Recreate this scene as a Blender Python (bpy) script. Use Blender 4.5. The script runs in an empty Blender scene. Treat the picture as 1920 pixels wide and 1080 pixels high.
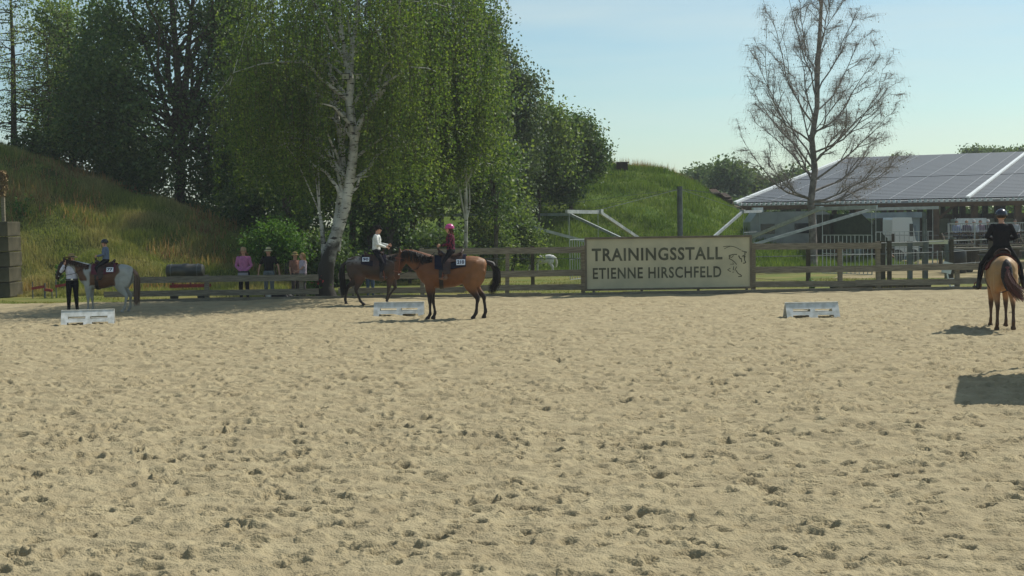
import bpy, bmesh, math, random
import numpy as np
from mathutils import Vector, Matrix
SC = bpy.context.scene
COL = SC.collection
R = math.radians
# ---------------------------------------------------------------- camera
F = 2600.0; CAMZ = 2.3; PITCH = math.atan(124 / F); ROLL = 0.015
fw = Vector((0, math.cos(PITCH), -math.sin(PITCH)))
up0 = Vector((0, math.sin(PITCH), math.cos(PITCH))); rt0 = Vector((1, 0, 0))
rt = rt0 * math.cos(ROLL) - up0 * math.sin(ROLL)
up = up0 * math.cos(ROLL) + rt0 * math.sin(ROLL)
CP = Vector((0, 0, CAMZ))
cam_d = bpy.data.cameras.new('camera'); cam = bpy.data.objects.new('camera', cam_d); COL.objects.link(cam)
cam_d.sensor_width = 36; cam_d.lens = 36 * F / 1920; cam_d.clip_start = 0.1; cam_d.clip_end = 3000
m = Matrix.Identity(4)
for i in range(3):
    m[i][0] = rt[i]; m[i][1] = up[i]; m[i][2] = -fw[i]; m[i][3] = CP[i]
cam.matrix_world = m
SC.camera = cam
# ---------------------------------------------------------------- sky and sun
SUN_EL, SUN_AZ = 47.5, 53.0      # azimuth from +Y towards +X
W = bpy.data.worlds.new('World'); SC.world = W; W.use_nodes = True
nt = W.node_tree; nt.nodes.clear()
out = nt.nodes.new('ShaderNodeOutputWorld'); bg = nt.nodes.new('ShaderNodeBackground')
sky = nt.nodes.new('ShaderNodeTexSky'); sky.sky_type = 'NISHITA'; sky.sun_disc = False
sky.sun_elevation = R(SUN_EL); sky.sun_rotation = R(SUN_AZ); sky.altitude = 100
sky.air_density = 1.0; sky.dust_density = .7; sky.ozone_density = 1.2
tc = nt.nodes.new('ShaderNodeTexCoord'); mp = nt.nodes.new('ShaderNodeMapping'); mp.inputs['Scale'].default_value = (1.2, 1.2, 12.0)
nz = nt.nodes.new('ShaderNodeTexNoise'); nz.inputs['Scale'].default_value = 1.6; nz.inputs['Detail'].default_value = 6; nz.inputs['Roughness'].default_value = .55
cr = nt.nodes.new('ShaderNodeValToRGB'); cr.color_ramp.elements[0].position = .43; cr.color_ramp.elements[1].position = .75
cr.color_ramp.elements[1].color = (.5, .5, .5, 1)
mx = nt.nodes.new('ShaderNodeMix'); mx.data_type = 'RGBA'; mx.inputs[7].default_value = (7.8, 8.6, 8.0, 1)
tint = nt.nodes.new('ShaderNodeMix'); tint.data_type = 'RGBA'; tint.blend_type = 'MULTIPLY'; tint.inputs[0].default_value = 1; tint.inputs[7].default_value = (.97, 1.15, 1.12, 1)
nt.links.new(tc.outputs['Generated'], mp.inputs[0]); nt.links.new(mp.outputs[0], nz.inputs['Vector']); nt.links.new(nz.outputs[0], cr.inputs[0])
nt.links.new(cr.outputs[0], mx.inputs[0]); nt.links.new(sky.outputs[0], tint.inputs[6]); nt.links.new(tint.outputs[2], mx.inputs[6])
nt.links.new(mx.outputs[2], bg.inputs[0]); nt.links.new(bg.outputs[0], out.inputs[0])
bg.inputs[1].default_value = 0.092
sun_d = bpy.data.lights.new('sun', 'SUN'); sun_d.energy = 4.9; sun_d.angle = R(.53); sun_d.color = (1, .96, .87)
sun = bpy.data.objects.new('sun', sun_d); COL.objects.link(sun)
SDIR = Vector((math.sin(R(SUN_AZ)) * math.cos(R(SUN_EL)), math.cos(R(SUN_AZ)) * math.cos(R(SUN_EL)), math.sin(R(SUN_EL))))
sun.rotation_euler = (-SDIR).to_track_quat('-Z', 'Y').to_euler(); sun.location = (20, 30, 40)
SC.view_settings.view_transform = 'Standard'; SC.view_settings.look = 'None'; SC.view_settings.gamma = 1
SC.view_settings.exposure = 0.06
# ---------------------------------------------------------------- pixel helpers
def ray(px, py): return fw + rt * ((px - 960) / F) - up * ((py - 540) / F)
def at(px, py, Y):
    r = ray(px, py); return CP + r * (Y / r.y)
def gr(px, py, z=0.0):
    r = ray(px, py); return CP + r * ((z - CAMZ) / r.z)
def gy(px, Y, z=0.0):
    """ground point below column px at depth Y"""
    p = at(px, 416, Y); return Vector((p.x, Y, z))
# ---------------------------------------------------------------- materials
MATS = {}
def mat(name, c, rough=.8, c2=None, scale=6, spec=.25, metal=0, bump=0, bscale=60, detail=4, coord='Object', stretch=None, ramp=(.35, .65), trans=0, island=0, attr=None, sheen=0):
    if name in MATS: return MATS[name]
    M = bpy.data.materials.new(name); M.use_nodes = True; n = M.node_tree; L = n.links
    b = n.nodes['Principled BSDF']; b.inputs['Roughness'].default_value = rough; b.inputs['Metallic'].default_value = metal
    b.inputs['Specular IOR Level'].default_value = spec
    b.inputs['Base Color'].default_value = (*c, 1)
    tc = n.nodes.new('ShaderNodeTexCoord'); mp = n.nodes.new('ShaderNodeMapping'); L.new(tc.outputs[coord], mp.inputs[0])
    if stretch: mp.inputs['Scale'].default_value = stretch
    col = None
    if attr:
        a = n.nodes.new('ShaderNodeAttribute'); a.attribute_name = attr; col = a.outputs['Color']
    if c2:
        nz = n.nodes.new('ShaderNodeTexNoise'); nz.inputs['Scale'].default_value = scale; nz.inputs['Detail'].default_value = detail
        L.new(mp.outputs[0], nz.inputs['Vector'])
        cr = n.nodes.new('ShaderNodeValToRGB'); cr.color_ramp.elements[0].position = ramp[0]; cr.color_ramp.elements[1].position = ramp[1]
        cr.color_ramp.elements[0].color = (*c, 1); cr.color_ramp.elements[1].color = (*c2, 1)
        L.new(nz.outputs[0], cr.inputs[0])
        if col is None: col = cr.outputs[0]
        else:
            mm = n.nodes.new('ShaderNodeMix'); mm.data_type = 'RGBA'; mm.blend_type = 'MULTIPLY'; mm.inputs[0].default_value = 1
            L.new(col, mm.inputs[6]); L.new(cr.outputs[0], mm.inputs[7]); col = mm.outputs[2]
    if island:
        g = n.nodes.new('ShaderNodeNewGeometry'); hs = n.nodes.new('ShaderNodeHueSaturation')
        mr = n.nodes.new('ShaderNodeMapRange'); mr.inputs[3].default_value = 1 - island; mr.inputs[4].default_value = 1 + island
        L.new(g.outputs['Random Per Island'], mr.inputs[0]); L.new(mr.outputs[0], hs.inputs['Value'])
        mr2 = n.nodes.new('ShaderNodeMapRange'); mr2.inputs[3].default_value = .5 + island * .06; mr2.inputs[4].default_value = .5 - island * .06
        L.new(g.outputs['Random Per Island'], mr2.inputs[0]); L.new(mr2.outputs[0], hs.inputs['Hue'])
        if col is None: hs.inputs['Color'].default_value = (*c, 1)
        else: L.new(col, hs.inputs['Color'])
        col = hs.outputs[0]
    if col is not None: L.new(col, b.inputs['Base Color'])
    if bump:
        nb = n.nodes.new('ShaderNodeTexNoise'); nb.inputs['Scale'].default_value = bscale; nb.inputs['Detail'].default_value = 5
        L.new(mp.outputs[0], nb.inputs['Vector'])
        bp = n.nodes.new('ShaderNodeBump'); bp.inputs['Strength'].default_value = bump; bp.inputs['Distance'].default_value = .02
        L.new(nb.outputs[0], bp.inputs['Height']); L.new(bp.outputs[0], b.inputs['Normal'])
    if trans:
        o = n.nodes['Material Output']; t = n.nodes.new('ShaderNodeBsdfTranslucent'); mixs = n.nodes.new('ShaderNodeMixShader')
        mixs.inputs[0].default_value = trans; L.new(b.outputs[0], mixs.inputs[1]); L.new(t.outputs[0], mixs.inputs[2]); L.new(mixs.outputs[0], o.inputs[0])
        gm = n.nodes.new('ShaderNodeMix'); gm.data_type = 'RGBA'; gm.blend_type = 'MULTIPLY'; gm.inputs[0].default_value = 1; gm.inputs[7].default_value = (1.35, 1.4, .65, 1)
        if col is not None: L.new(col, gm.inputs[6])
        else: gm.inputs[6].default_value = (*c, 1)
        L.new(gm.outputs[2], t.inputs[0])
    MATS[name] = M
    return M
def hx(r, g, b):
    f = lambda v: ((v / 255 + .055) / 1.055) ** 2.4 if v > 10 else v / 255 / 12.92
    return (f(r), f(g), f(b))
# ---------------------------------------------------------------- object helpers
def tag(o, label=None, cat=None, group=None, kind=None):
    if label: o['label'] = label
    if cat: o['category'] = cat
    if group: o['group'] = group
    if kind: o['kind'] = kind
    return o
def thing(name, label, cat, loc=(0, 0, 0), rz=0, group=None, scale=1):
    o = bpy.data.objects.new(name, None); COL.objects.link(o); o.empty_display_size = .2
    o.location = loc; o.rotation_euler = (0, 0, rz); o.scale = (scale,) * 3
    return tag(o, label, cat, group)
def link(name, me, m=None, parent=None, world=False):
    o = bpy.data.objects.new(name, me); COL.objects.link(o)
    if m is not None:
        me.materials.clear(); me.materials.append(m)
    if parent is not None:
        o.parent = parent
        if world: o.location = -Vector(parent.location)
    return o
def copy_tree(o, parent=None):
    c = o.copy(); COL.objects.link(c)
    if parent is not None: c.parent = parent
    for ch in list(o.children): copy_tree(ch, c)
    return c
def npmesh(name, V, k=4, faces=None, smooth=False):
    V = np.asarray(V, dtype=np.float32).reshape(-1, 3); me = bpy.data.meshes.new(name)
    if faces is None: faces = np.arange(len(V), dtype=np.int32).reshape(-1, k)
    faces = np.asarray(faces, dtype=np.int32); nf, k = faces.shape
    me.vertices.add(len(V)); me.vertices.foreach_set('co', V.ravel())
    me.loops.add(nf * k); me.loops.foreach_set('vertex_index', faces.ravel())
    me.polygons.add(nf); me.polygons.foreach_set('loop_start', np.arange(0, nf * k, k, dtype=np.int32))
    me.update(calc_edges=True)
    if smooth: me.polygons.foreach_set('use_smooth', np.ones(nf, dtype=bool))
    return me
class MB:
    def __init__(s): s.v = []; s.f = []
    def add(s, vs, fs):
        b = len(s.v); s.v += [tuple(v) for v in vs]; s.f += [tuple(b + i for i in f) for f in fs]; return s
    def box(s, c, d, rz=0, M=None):
        x, y, z = d[0] / 2, d[1] / 2, d[2] / 2
        P = [Vector((a * x, b_ * y, e * z)) for e in (-1, 1) for b_ in (-1, 1) for a in (-1, 1)]
        Q = Matrix.Rotation(rz, 3, 'Z') if M is None else M
        P = [Q @ p + Vector(c) for p in P]
        return s.add(P, [(0, 2, 3, 1), (4, 5, 7, 6), (0, 1, 5, 4), (2, 6, 7, 3), (0, 4, 6, 2), (1, 3, 7, 5)])
    def beam(s, a, b, w, h, upv=(0, 0, 1)):
        a = Vector(a); b = Vector(b); t = (b - a); L = t.length; t.normalize(); u = Vector(upv)
        sd = t.cross(u)
        if sd.length < 1e-4: sd = t.cross(Vector((1, 0, 0)))
        sd.normalize(); u = sd.cross(t)
        M = Matrix((t, sd, u)).transposed()
        return s.box((a + b) / 2, (L, w, h), M=M)
    def loft(s, pts, n=10, side=(0, 1, 0), cap=True, power=1.0):
        """pts: (x,y,z, a, b): a half size in plane, b half size along side"""
        P = [Vector(p[:3]) for p in pts]; rings = []
        sd0 = Vector(side)
        for i, p in enumerate(pts):
            t = (P[min(i + 1, len(P) - 1)] - P[max(i - 1, 0)])
            if t.length < 1e-6: t = Vector((0, 0, 1))
            t.normalize(); sd = sd0 - t * sd0.dot(t)
            if sd.length < .05: sd = Vector((1, 0, 0)) - t * t.x
            if sd.length < .05: sd = Vector((0, 0, 1)) - t * t.z
            sd.normalize(); u = t.cross(sd)
            a = p[3]; b = p[4] if len(p) > 4 else p[3]
            ring = []
            for k in range(n):
                th = 2 * math.pi * k / n; cc, ss = math.cos(th), math.sin(th)
                cc = math.copysign(abs(cc) ** power, cc); ss = math.copysign(abs(ss) ** power, ss)
                ring.append(P[i] + u * (a * cc) + sd * (b * ss))
            rings.append(ring)
        vs = [v for r in rings for v in r]; fs = []
        for i in range(len(rings) - 1):
            for k in range(n):
                k2 = (k + 1) % n; fs.append((i * n + k, i * n + k2, (i + 1) * n + k2, (i + 1) * n + k))
        if cap:
            fs.append(tuple(range(n))[::-1]); fs.append(tuple((len(rings) - 1) * n + k for k in range(n)))
        return s.add(vs, fs)
    def tube(s, pts, r, n=8): return s.loft([(*p, (r[i] if isinstance(r, (list, tuple)) else r)) for i, p in enumerate(pts)], n=n)
    def ball(s, c, r, n=10, m_=7):
        rx, ry, rz_ = (r, r, r) if not isinstance(r, (tuple, list)) else r
        pts = []
        vs = []; fs = []
        for i in range(m_ + 1):
            ph = math.pi * i / m_
            for k in range(n):
                th = 2 * math.pi * k / n
                vs.append((c[0] + rx * math.sin(ph) * math.cos(th), c[1] + ry * math.sin(ph) * math.sin(th), c[2] + rz_ * math.cos(ph)))
        for i in range(m_):
            for k in range(n):
                fs.append((i * n + k, (i + 1) * n + k, (i + 1) * n + (k + 1) % n, i * n + (k + 1) % n))
        return s.add(vs, fs)
    def me(s, name, smooth=False):
        me = bpy.data.meshes.new(name); me.from_pydata(s.v, [], s.f); me.validate()
        bm = bmesh.new(); bm.from_mesh(me); bmesh.ops.remove_doubles(bm, verts=bm.verts, dist=1e-5); bmesh.ops.recalc_face_normals(bm, faces=bm.faces); bm.to_mesh(me); bm.free()
        if smooth:
            for p in me.polygons: p.use_smooth = True
            try: me.set_sharp_from_angle(angle=R(45))
            except Exception: pass
        return me
    def build(s, name, m, parent=None, smooth=False, world=False):
        return link(name, s.me(name, smooth), m, parent, world)
def remesh(mb, voxel, smooth=4, name='body'):
    me = bpy.data.meshes.new('tmp'); me.from_pydata(mb.v, [], mb.f)
    bm = bmesh.new(); bm.from_mesh(me); bmesh.ops.recalc_face_normals(bm, faces=bm.faces); bm.to_mesh(me); bm.free()
    o = bpy.data.objects.new('tmp', me); COL.objects.link(o)
    r = o.modifiers.new('r', 'REMESH'); r.mode = 'VOXEL'; r.voxel_size = voxel; r.use_smooth_shade = True
    if smooth:
        s = o.modifiers.new('s', 'SMOOTH'); s.factor = .5; s.iterations = smooth
    dg = bpy.context.evaluated_depsgraph_get(); dg.update()
    nm = bpy.data.meshes.new_from_object(o.evaluated_get(dg)); nm.name = name
    bpy.data.objects.remove(o); bpy.data.meshes.remove(me)
    nm.polygons.foreach_set('use_smooth', np.ones(len(nm.polygons), dtype=bool))
    return nm
def paint(me, fn):
    n = len(me.vertices); co = np.empty(n * 3, dtype=np.float32); me.vertices.foreach_get('co', co); co = co.reshape(-1, 3)
    c = np.ones((n, 4), dtype=np.float32); c[:, :3] = fn(co)
    a = me.attributes.new('coat', 'FLOAT_COLOR', 'POINT'); a.data.foreach_set('color', c.ravel())
def text_mesh(txt, w, h, bold=.0, align='LEFT', extrude=.002, space=1.0):
    cu = bpy.data.curves.new('t', 'FONT'); cu.body = txt; cu.offset = bold; cu.extrude = extrude; cu.size = 1; cu.space_character = space; cu.resolution_u = 3
    o = bpy.data.objects.new('t', cu); COL.objects.link(o)
    dg = bpy.context.evaluated_depsgraph_get(); dg.update()
    me = bpy.data.meshes.new_from_object(o.evaluated_get(dg)); bpy.data.objects.remove(o); bpy.data.curves.remove(cu)
    n = len(me.vertices); co = np.empty(n * 3, dtype=np.float32); me.vertices.foreach_get('co', co); co = co.reshape(-1, 3)
    mn, mxx = co.min(0), co.max(0); co[:, 0] = (co[:, 0] - mn[0]) / (mxx[0] - mn[0]) * w; co[:, 1] = (co[:, 1] - mn[1]) / (mxx[1] - mn[1]) * h
    me.vertices.foreach_set('co', co.ravel()); me.update()
    return me
# ---------------------------------------------------------------- noise
def vnoise(x, y, seed):
    rs = np.random.RandomState(seed); T = rs.rand(256, 256).astype(np.float32)
    xi = np.floor(x).astype(int); yi = np.floor(y).astype(int); fx = x - xi; fy = y - yi
    fx = fx * fx * (3 - 2 * fx); fy = fy * fy * (3 - 2 * fy)
    a = T[xi & 255, yi & 255]; b = T[(xi + 1) & 255, yi & 255]; c = T[xi & 255, (yi + 1) & 255]; d = T[(xi + 1) & 255, (yi + 1) & 255]
    return (a * (1 - fx) + b * fx) * (1 - fy) + (c * (1 - fx) + d * fx) * fy - .5
def sstep(a, b, x):
    t = np.clip((x - a) / (b - a), 0, 1); return t * t * (3 - 2 * t)
# ================================================================ SETTING
rng = np.random.RandomState(7)
FY = 41.2                                    # depth of the arena fence
EDGE = 40.85                                 # edge of the sand
# sand arena: a fan shaped grid, finer near the camera
NR, NC = 900, 1100
dr = 6.0 * (EDGE / 6.0) ** (np.arange(NR) / (NR - 1)); tcx = np.linspace(-.62, .62, NC)
Dg, Tg = np.meshgrid(dr, tcx, indexing='ij'); Xg = Dg * Tg; Yg = Dg
def ridged(x, y, s): return .5 - np.abs(vnoise(x, y, s)) * 2
Z = .030 * vnoise(Xg / 1.9, Yg / 1.4, 1) + .040 * vnoise(Xg / .52, Yg / .36, 2) + .036 * vnoise(Xg / .21, Yg / .14, 3) + .014 * ridged(Xg / .30, Yg / .16, 9) + .026 * vnoise(Xg / .095, Yg / .07, 4) + .014 * vnoise(Xg / .042, Yg / .036, 5)
rip = np.sin((Yg + .25 * Xg + 1.1 * vnoise(Xg / 2.2, Yg / 1.2, 6)) * 2 * math.pi / .085) * np.clip(vnoise(Xg / 2.6, Yg / 1.5, 8) * 4, 0, 1)
Z += .0035 * rip * (Yg < 22)
lnr = math.log(EDGE / 6.0) / (NR - 1); dcol = 1.24 / (NC - 1)
def stamp(px_, py_, ra, rb, ang, dep, rim):
    R_ = max(ra, rb) * 2.4
    i0 = int(math.log(max(py_ - R_, 6.001) / 6.0) / lnr); i1 = int(math.log(min(py_ + R_, EDGE) / 6.0) / lnr) + 2
    j0 = int(((px_ - R_) / py_ + .62) / dcol) - 1; j1 = int(((px_ + R_) / py_ + .62) / dcol) + 2
    i0, i1 = max(i0, 0), min(i1, NR); j0, j1 = max(j0, 0), min(j1, NC)
    if i1 - i0 < 2 or j1 - j0 < 2: return
    x = Xg[i0:i1, j0:j1] - px_; y = Yg[i0:i1, j0:j1] - py_
    c, s = math.cos(ang), math.sin(ang)
    q = np.sqrt(((c * x + s * y) / ra) ** 2 + ((-s * x + c * y) / rb) ** 2)
    q = q + .45 * vnoise(Xg[i0:i1, j0:j1] / .07, Yg[i0:i1, j0:j1] / .06, 11) + .35 * vnoise(Xg[i0:i1, j0:j1] / .03, Yg[i0:i1, j0:j1] / .03, 12)
    Z[i0:i1, j0:j1] += -dep * (1 - sstep(.68, 1.06, q)) + rim * np.exp(-((q - 1.3) / .33) ** 2)
nst = 11500
for k in range(nst):
    d = math.sqrt(rng.uniform(7.0 ** 2, 40.0 ** 2)); x = rng.uniform(-.58, .58) * d
    old = rng.rand()
    if old < .8: stamp(x, d, rng.uniform(.06, .13), rng.uniform(.04, .08), rng.uniform(-.6, .6), rng.uniform(.012, .04), rng.uniform(.003, .014))
    else: stamp(x, d, rng.uniform(.055, .12), rng.uniform(.04, .07), rng.uniform(-.6, .6), rng.uniform(.025, .09), rng.uniform(.006, .02))
for k in range(260):       # trails of riders: prints in pairs along a wandering line
    d = math.sqrt(rng.uniform(8 ** 2, 38 ** 2)); x = rng.uniform(-.55, .55) * d; th = rng.uniform(-.5, .5) + (0 if rng.rand() < .7 else 1.5); dd_ = rng.uniform(.02, .06)
    for j in range(rng.randint(8, 26)):
        th += rng.normal() * .06; x += math.cos(th) * .42; d += math.sin(th) * .42
        if not 7 < d < 39.5: break
        sx_ = .11 * (1 if j % 2 else -1); stamp(x - math.sin(th) * sx_ + rng.normal() * .03, d + math.cos(th) * sx_ + rng.normal() * .03, rng.uniform(.045, .07), rng.uniform(.045, .062), th, dd_ * rng.uniform(.5, 1.4), rng.uniform(.004, .02))
for k in range(9000):      # crumbs and clods
    d = math.sqrt(rng.uniform(7.0 ** 2, 30.0 ** 2)); x = rng.uniform(-.55, .55) * d; r_ = rng.uniform(.012, .04); stamp(x, d, r_ * 1.2, r_, rng.uniform(0, 3), -rng.uniform(.008, .022), 0)
# lumps near the fence (sand pushed up against the edge)
edge = sstep(38.4, 40.85, Yg)
Z *= 1 - .65 * sstep(38.0, 39.5, Yg)
Z += edge * (.11 + .05 * vnoise(Xg / 1.4, Yg / .5, 21) + .03 * vnoise(Xg / .5, Yg / .25, 22))
Z[-1, :] = .02
V = np.stack([Xg, Yg, Z], -1).reshape(-1, 3)
idx = np.arange(NR * NC).reshape(NR, NC)
fc = np.stack([idx[:-1, :-1], idx[:-1, 1:], idx[1:, 1:], idx[1:, :-1]], -1).reshape(-1, 4)
sandm = mat('sand', hx(166, 153, 122), .95, hx(144, 131, 103), 2.2, spec=.1, bump=.9, bscale=55, detail=9, ramp=(.3, .75))
nn = sandm.node_tree
def sand_extra():
    L = nn.links; b = nn.nodes['Principled BSDF']; src = b.inputs['Base Color'].links[0].from_socket
    tcn = nn.nodes.new('ShaderNodeTexCoord')
    for sc, lo, hi, colr, f in ((26, .60, .72, hx(120, 104, 78), .55), (7, .58, .74, hx(150, 134, 100), .45), (95, .30, .2, hx(204, 192, 160), .5)):
        z = nn.nodes.new('ShaderNodeTexNoise'); z.inputs['Scale'].default_value = sc; z.inputs['Detail'].default_value = 7; z.inputs['Roughness'].default_value = .65
        L.new(tcn.outputs['Object'], z.inputs['Vector'])
        mr = nn.nodes.new('ShaderNodeMapRange'); mr.inputs[1].default_value = lo; mr.inputs[2].default_value = hi; mr.inputs[4].default_value = f
        L.new(z.outputs[0], mr.inputs[0])
        mm = nn.nodes.new('ShaderNodeMix'); mm.data_type = 'RGBA'; mm.inputs[7].default_value = (*colr, 1)
        L.new(mr.outputs[0], mm.inputs[0]); L.new(src, mm.inputs[6]); src = mm.outputs[2]
    L.new(src, b.inputs['Base Color'])
sand_extra()
tag(link('sand_arena', npmesh('sand_arena', V, faces=fc, smooth=True), sandm), kind='structure')
del Xg, Yg, Z, V, Dg, Tg
# ground beyond the sand, and a low sheet beneath it
grassg = mat('meadow', hx(92, 104, 50), .95, hx(120, 112, 66), .5, spec=.1, bump=.5, bscale=30, detail=8)
g = MB()
g.add([(-400, EDGE - .02, 0), (400, EDGE - .02, 0), (1500, 1500, 0), (-1500, 1500, 0), (-400, EDGE - .02, -.3), (400, EDGE - .02, -.3), (400, -60, -.3), (-400, -60, -.3)],
      [(0, 1, 2, 3), (4, 5, 1, 0), (7, 6, 5, 4)])
tag(g.build('ground', grassg), kind='structure')
# pale dirt path beyond the walker and along the fence
pathm = mat('path_dirt', hx(150, 136, 104), .95, hx(104, 96, 66), .8, spec=.1, bump=.3, bscale=30, detail=8)
pm = MB(); a = [gy(1560, 52), gy(1940, 50), gy(2050, 68), gy(1650, 72)]; pm.add([(p.x, p.y, .004) for p in a], [(0, 1, 2, 3)])
tag(pm.build('path', pathm), kind='structure')
# hills --------------------------------------------------------
Lx = np.array([(px - 960) * 57 / F for px in (-500, -150, 0, 100, 200, 300, 400, 470, 540, 600)])
Lz = np.array([7.8, 6.6, 5.45, 4.85, 3.9, 3.2, 2.65, 2.05, 1.2, 0])
def HL(x, y):
    zr = np.interp(x, Lx, Lz); t = sstep(0, 1, (y - 47.6) / 9.4)
    lump = vnoise(x / 1.7, y / 1.3, 31) * .55 + vnoise(x / .6, y / .5, 32) * .22
    return np.where(y < 57, zr * t, zr * (1 - sstep(60, 80, y) * .5)) + lump * np.clip(zr * t, 0, 1) * .8 - .01
MX0 = gy(1165, 78).x
_mp = [(560, 0), (700, 340), (900, 325), (1000, 312), (1100, 306), (1165, 308), (1215, 311), (1255, 319), (1300, 345), (1350, 376), (1400, 409), (1440, 444)]
MXs = np.array([at(a, b, 80).x for a, b in _mp] + [at(1480, 480, 80).x]); MZs = np.array([0] + [at(a, b + 3, 80).z for a, b in _mp[1:]] + [0])
def HR(x, y):
    zr = np.interp(x, MXs, MZs); h = zr * np.where(y < 80, sstep(0, 1, (y - 62) / 19.0) ** .8, 1 - sstep(84, 100, y))
    return h + (vnoise(x / 2.2, y / 2.0, 33) * .5 + vnoise(x / .8, y / .7, 34) * .16) * np.clip(h, 0, 1) - .02
def hill(name, fn, x0, x1, y0, y1, n, m_):
    xs = np.linspace(x0, x1, n); ys = np.linspace(y0, y1, m_); X, Y = np.meshgrid(xs, ys); Zz = fn(X, Y)
    V = np.stack([X, Y, Zz], -1).reshape(-1, 3); ix = np.arange(n * m_).reshape(m_, n)
    fcs = np.stack([ix[:-1, :-1], ix[:-1, 1:], ix[1:, 1:], ix[1:, :-1]], -1).reshape(-1, 4)
    return tag(link(name, npmesh(name, V, faces=fcs, smooth=True), m), kind='structure')
m = mat('hill_soil', hx(92, 98, 48), .95, hx(62, 68, 32), .7, spec=.1, bump=.6, bscale=14, detail=8)
hill('hill', HL, -45, Lx[-1], 47, 90, 240, 200)
m = mat('mound_soil', hx(76, 100, 38), .95, hx(96, 108, 48), .7, spec=.1, bump=.6, bscale=14, detail=8)
hill('hill', HR, MX0 - 19, MX0 + 10.2, 61, 101, 220, 200)
# grass blades --------------------------------------------------
def blades(name, x, y, z, h, w, matl, lean=.35, seed=1):
    rs = np.random.RandomState(seed); n = len(x); a = rs.rand(n) * 6.283; b = rs.rand(n) * 6.283
    base = np.stack([x, y, z - .03], -1); wv = np.stack([np.cos(a), np.sin(a), np.zeros(n)], -1) * w[:, None] * .5
    l = rs.rand(n) * lean; top = base + np.stack([np.cos(b) * l * h, np.sin(b) * l * h, h], -1)
    V = np.stack([base - wv, base + wv, top], 1)
    return tag(link(name, npmesh(name, V, 3), matl), kind='stuff')
mg1 = mat('dry_grass', hx(134, 142, 78), .9, hx(168, 156, 108), .5, spec=.1, trans=.22, island=.4, ramp=(.42, .66))
mg2 = mat('lush_grass', hx(84, 108, 46), .9, hx(108, 126, 60), .5, spec=.1, trans=.3, island=.35)
mg3 = mat('short_grass', hx(92, 112, 44), .9, hx(140, 132, 78), .6, spec=.1, trans=.3, island=.3)
mg4 = mat('seed_heads', hx(168, 146, 92), .9, hx(130, 100, 72), .8, spec=.1, trans=.3, island=.4)
rs = np.random.RandomState(3)
n = 230000; x = rs.uniform(-24, Lx[-1], n); y = 47.2 + rs.rand(n) ** 1.2 * 14
cl = vnoise(x / .8, y / .6, 41) + vnoise(x / 3, y / 2, 42); k = cl > -.62; x, y, cl = x[k], y[k], cl[k]
gh = (.12 + .42 * np.clip(cl + .4, 0, 1)) * rs.uniform(.4, 1.1, len(x)); gw = rs.uniform(.012, .04, len(x))
tag(blades('hill_grass', x, y, HL(x, y), gh, gw, mg1, .6, 5), 'tall dry grass and weeds covering the left embankment', 'grass')
n = 7000; x = rs.uniform(-24, Lx[-1], n); y = 47.4 + rs.rand(n) * 13; k = vnoise(x / 2.4, y / 2, 43) > .02; x, y = x[k], y[k]
tag(blades('seed_grass', x, y, HL(x, y) + .22, rs.uniform(.15, .4, len(x)), rs.uniform(.03, .06, len(x)), mg4, .5, 6), 'straw coloured seed heads above the left embankment grass', 'grass')
n = 110000; x = rs.uniform(MX0 - 8, MX0 + 12, n); y = rs.uniform(61, 84, n); z = HR(x, y); k = z > -.1; x, y, z = x[k], y[k], z[k]
cl = vnoise(x / 1.2, y / .9, 44); gh = (.14 + .4 * np.clip(cl + .4, 0, 1)) * rs.uniform(.5, 1.2, len(x))
tag(blades('mound_grass', x, y, z, gh, rs.uniform(.02, .06, len(x)), mg2, .5, 7), 'lush green grass covering the bunker mound', 'grass')
n = 1800; x = rs.uniform(MX0 - 2, MX0 + 5.5, n); y = rs.uniform(79, 82, n); z = HR(x, y)
tag(blades('crest_grass', x, y, z, rs.uniform(.3, .75, n), rs.uniform(.015, .03, n), mg4, .35, 8), 'wispy dry stalks standing along the mound crest', 'grass')
n = 150000; y = EDGE + .15 + rs.rand(n) ** 1.6 * 24; x = rs.uniform(-.42, .42, n) * y
cl = vnoise(x / 1.5, y / 1.1, 45); k = (cl > -.22) & ~((x > 9.5) & (y > 51.5)); x, y, cl = x[k], y[k], cl[k]
tag(blades('lawn', x, y, np.zeros(len(x)), (.03 + .16 * np.clip(cl + .25, 0, 1)) * rs.uniform(.4, 1.2, len(x)), rs.uniform(.01, .03, len(x)), mg3, .8, 9), 'patchy short grass growing beyond the arena fence', 'grass')
# ================================================================ TREES
def leafquads(C, s, rs, up_bias=0.0):
    n = len(C); a = rs.normal(size=(n, 3)); a /= np.linalg.norm(a, axis=1)[:, None]
    b = rs.normal(size=(n, 3)); b -= a * (a * b).sum(1)[:, None]; b /= np.linalg.norm(b, axis=1)[:, None]
    sz = (s * rs.uniform(.6, 1.3, n))[:, None]; a = a * sz * .5; b = b * sz * .36
    return np.stack([C - a, C + b, C + a, C - b], 1)
def crown_points(envs, ncl, per, spread, rs):
    tot = sum(e[6] if len(e) > 6 else e[3] * e[5] for e in envs); out = []; cen = []
    for e in envs:
        w = (e[6] if len(e) > 6 else e[3] * e[5]) / tot; n = max(3, int(ncl * w))
        d = rs.normal(size=(n, 3)); d /= np.linalg.norm(d, axis=1)[:, None]; r = rs.uniform(.25, 1, n) ** .5
        c = np.array(e[:3]) + d * r[:, None] * np.array(e[3:6]); cen.append(c)
    cen = np.concatenate(cen); sc = rs.uniform(.5, 1.35, len(cen))
    cnt = np.maximum(3, (per * sc ** 2).astype(int)); ix = np.repeat(np.arange(len(cen)), cnt)
    off = np.clip(rs.standard_t(5, size=(len(ix), 3)), -2.3, 2.3) * np.array([.9, .9, .6]) * (spread * sc[ix])[:, None]
    return cen, cen[ix] + off
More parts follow.
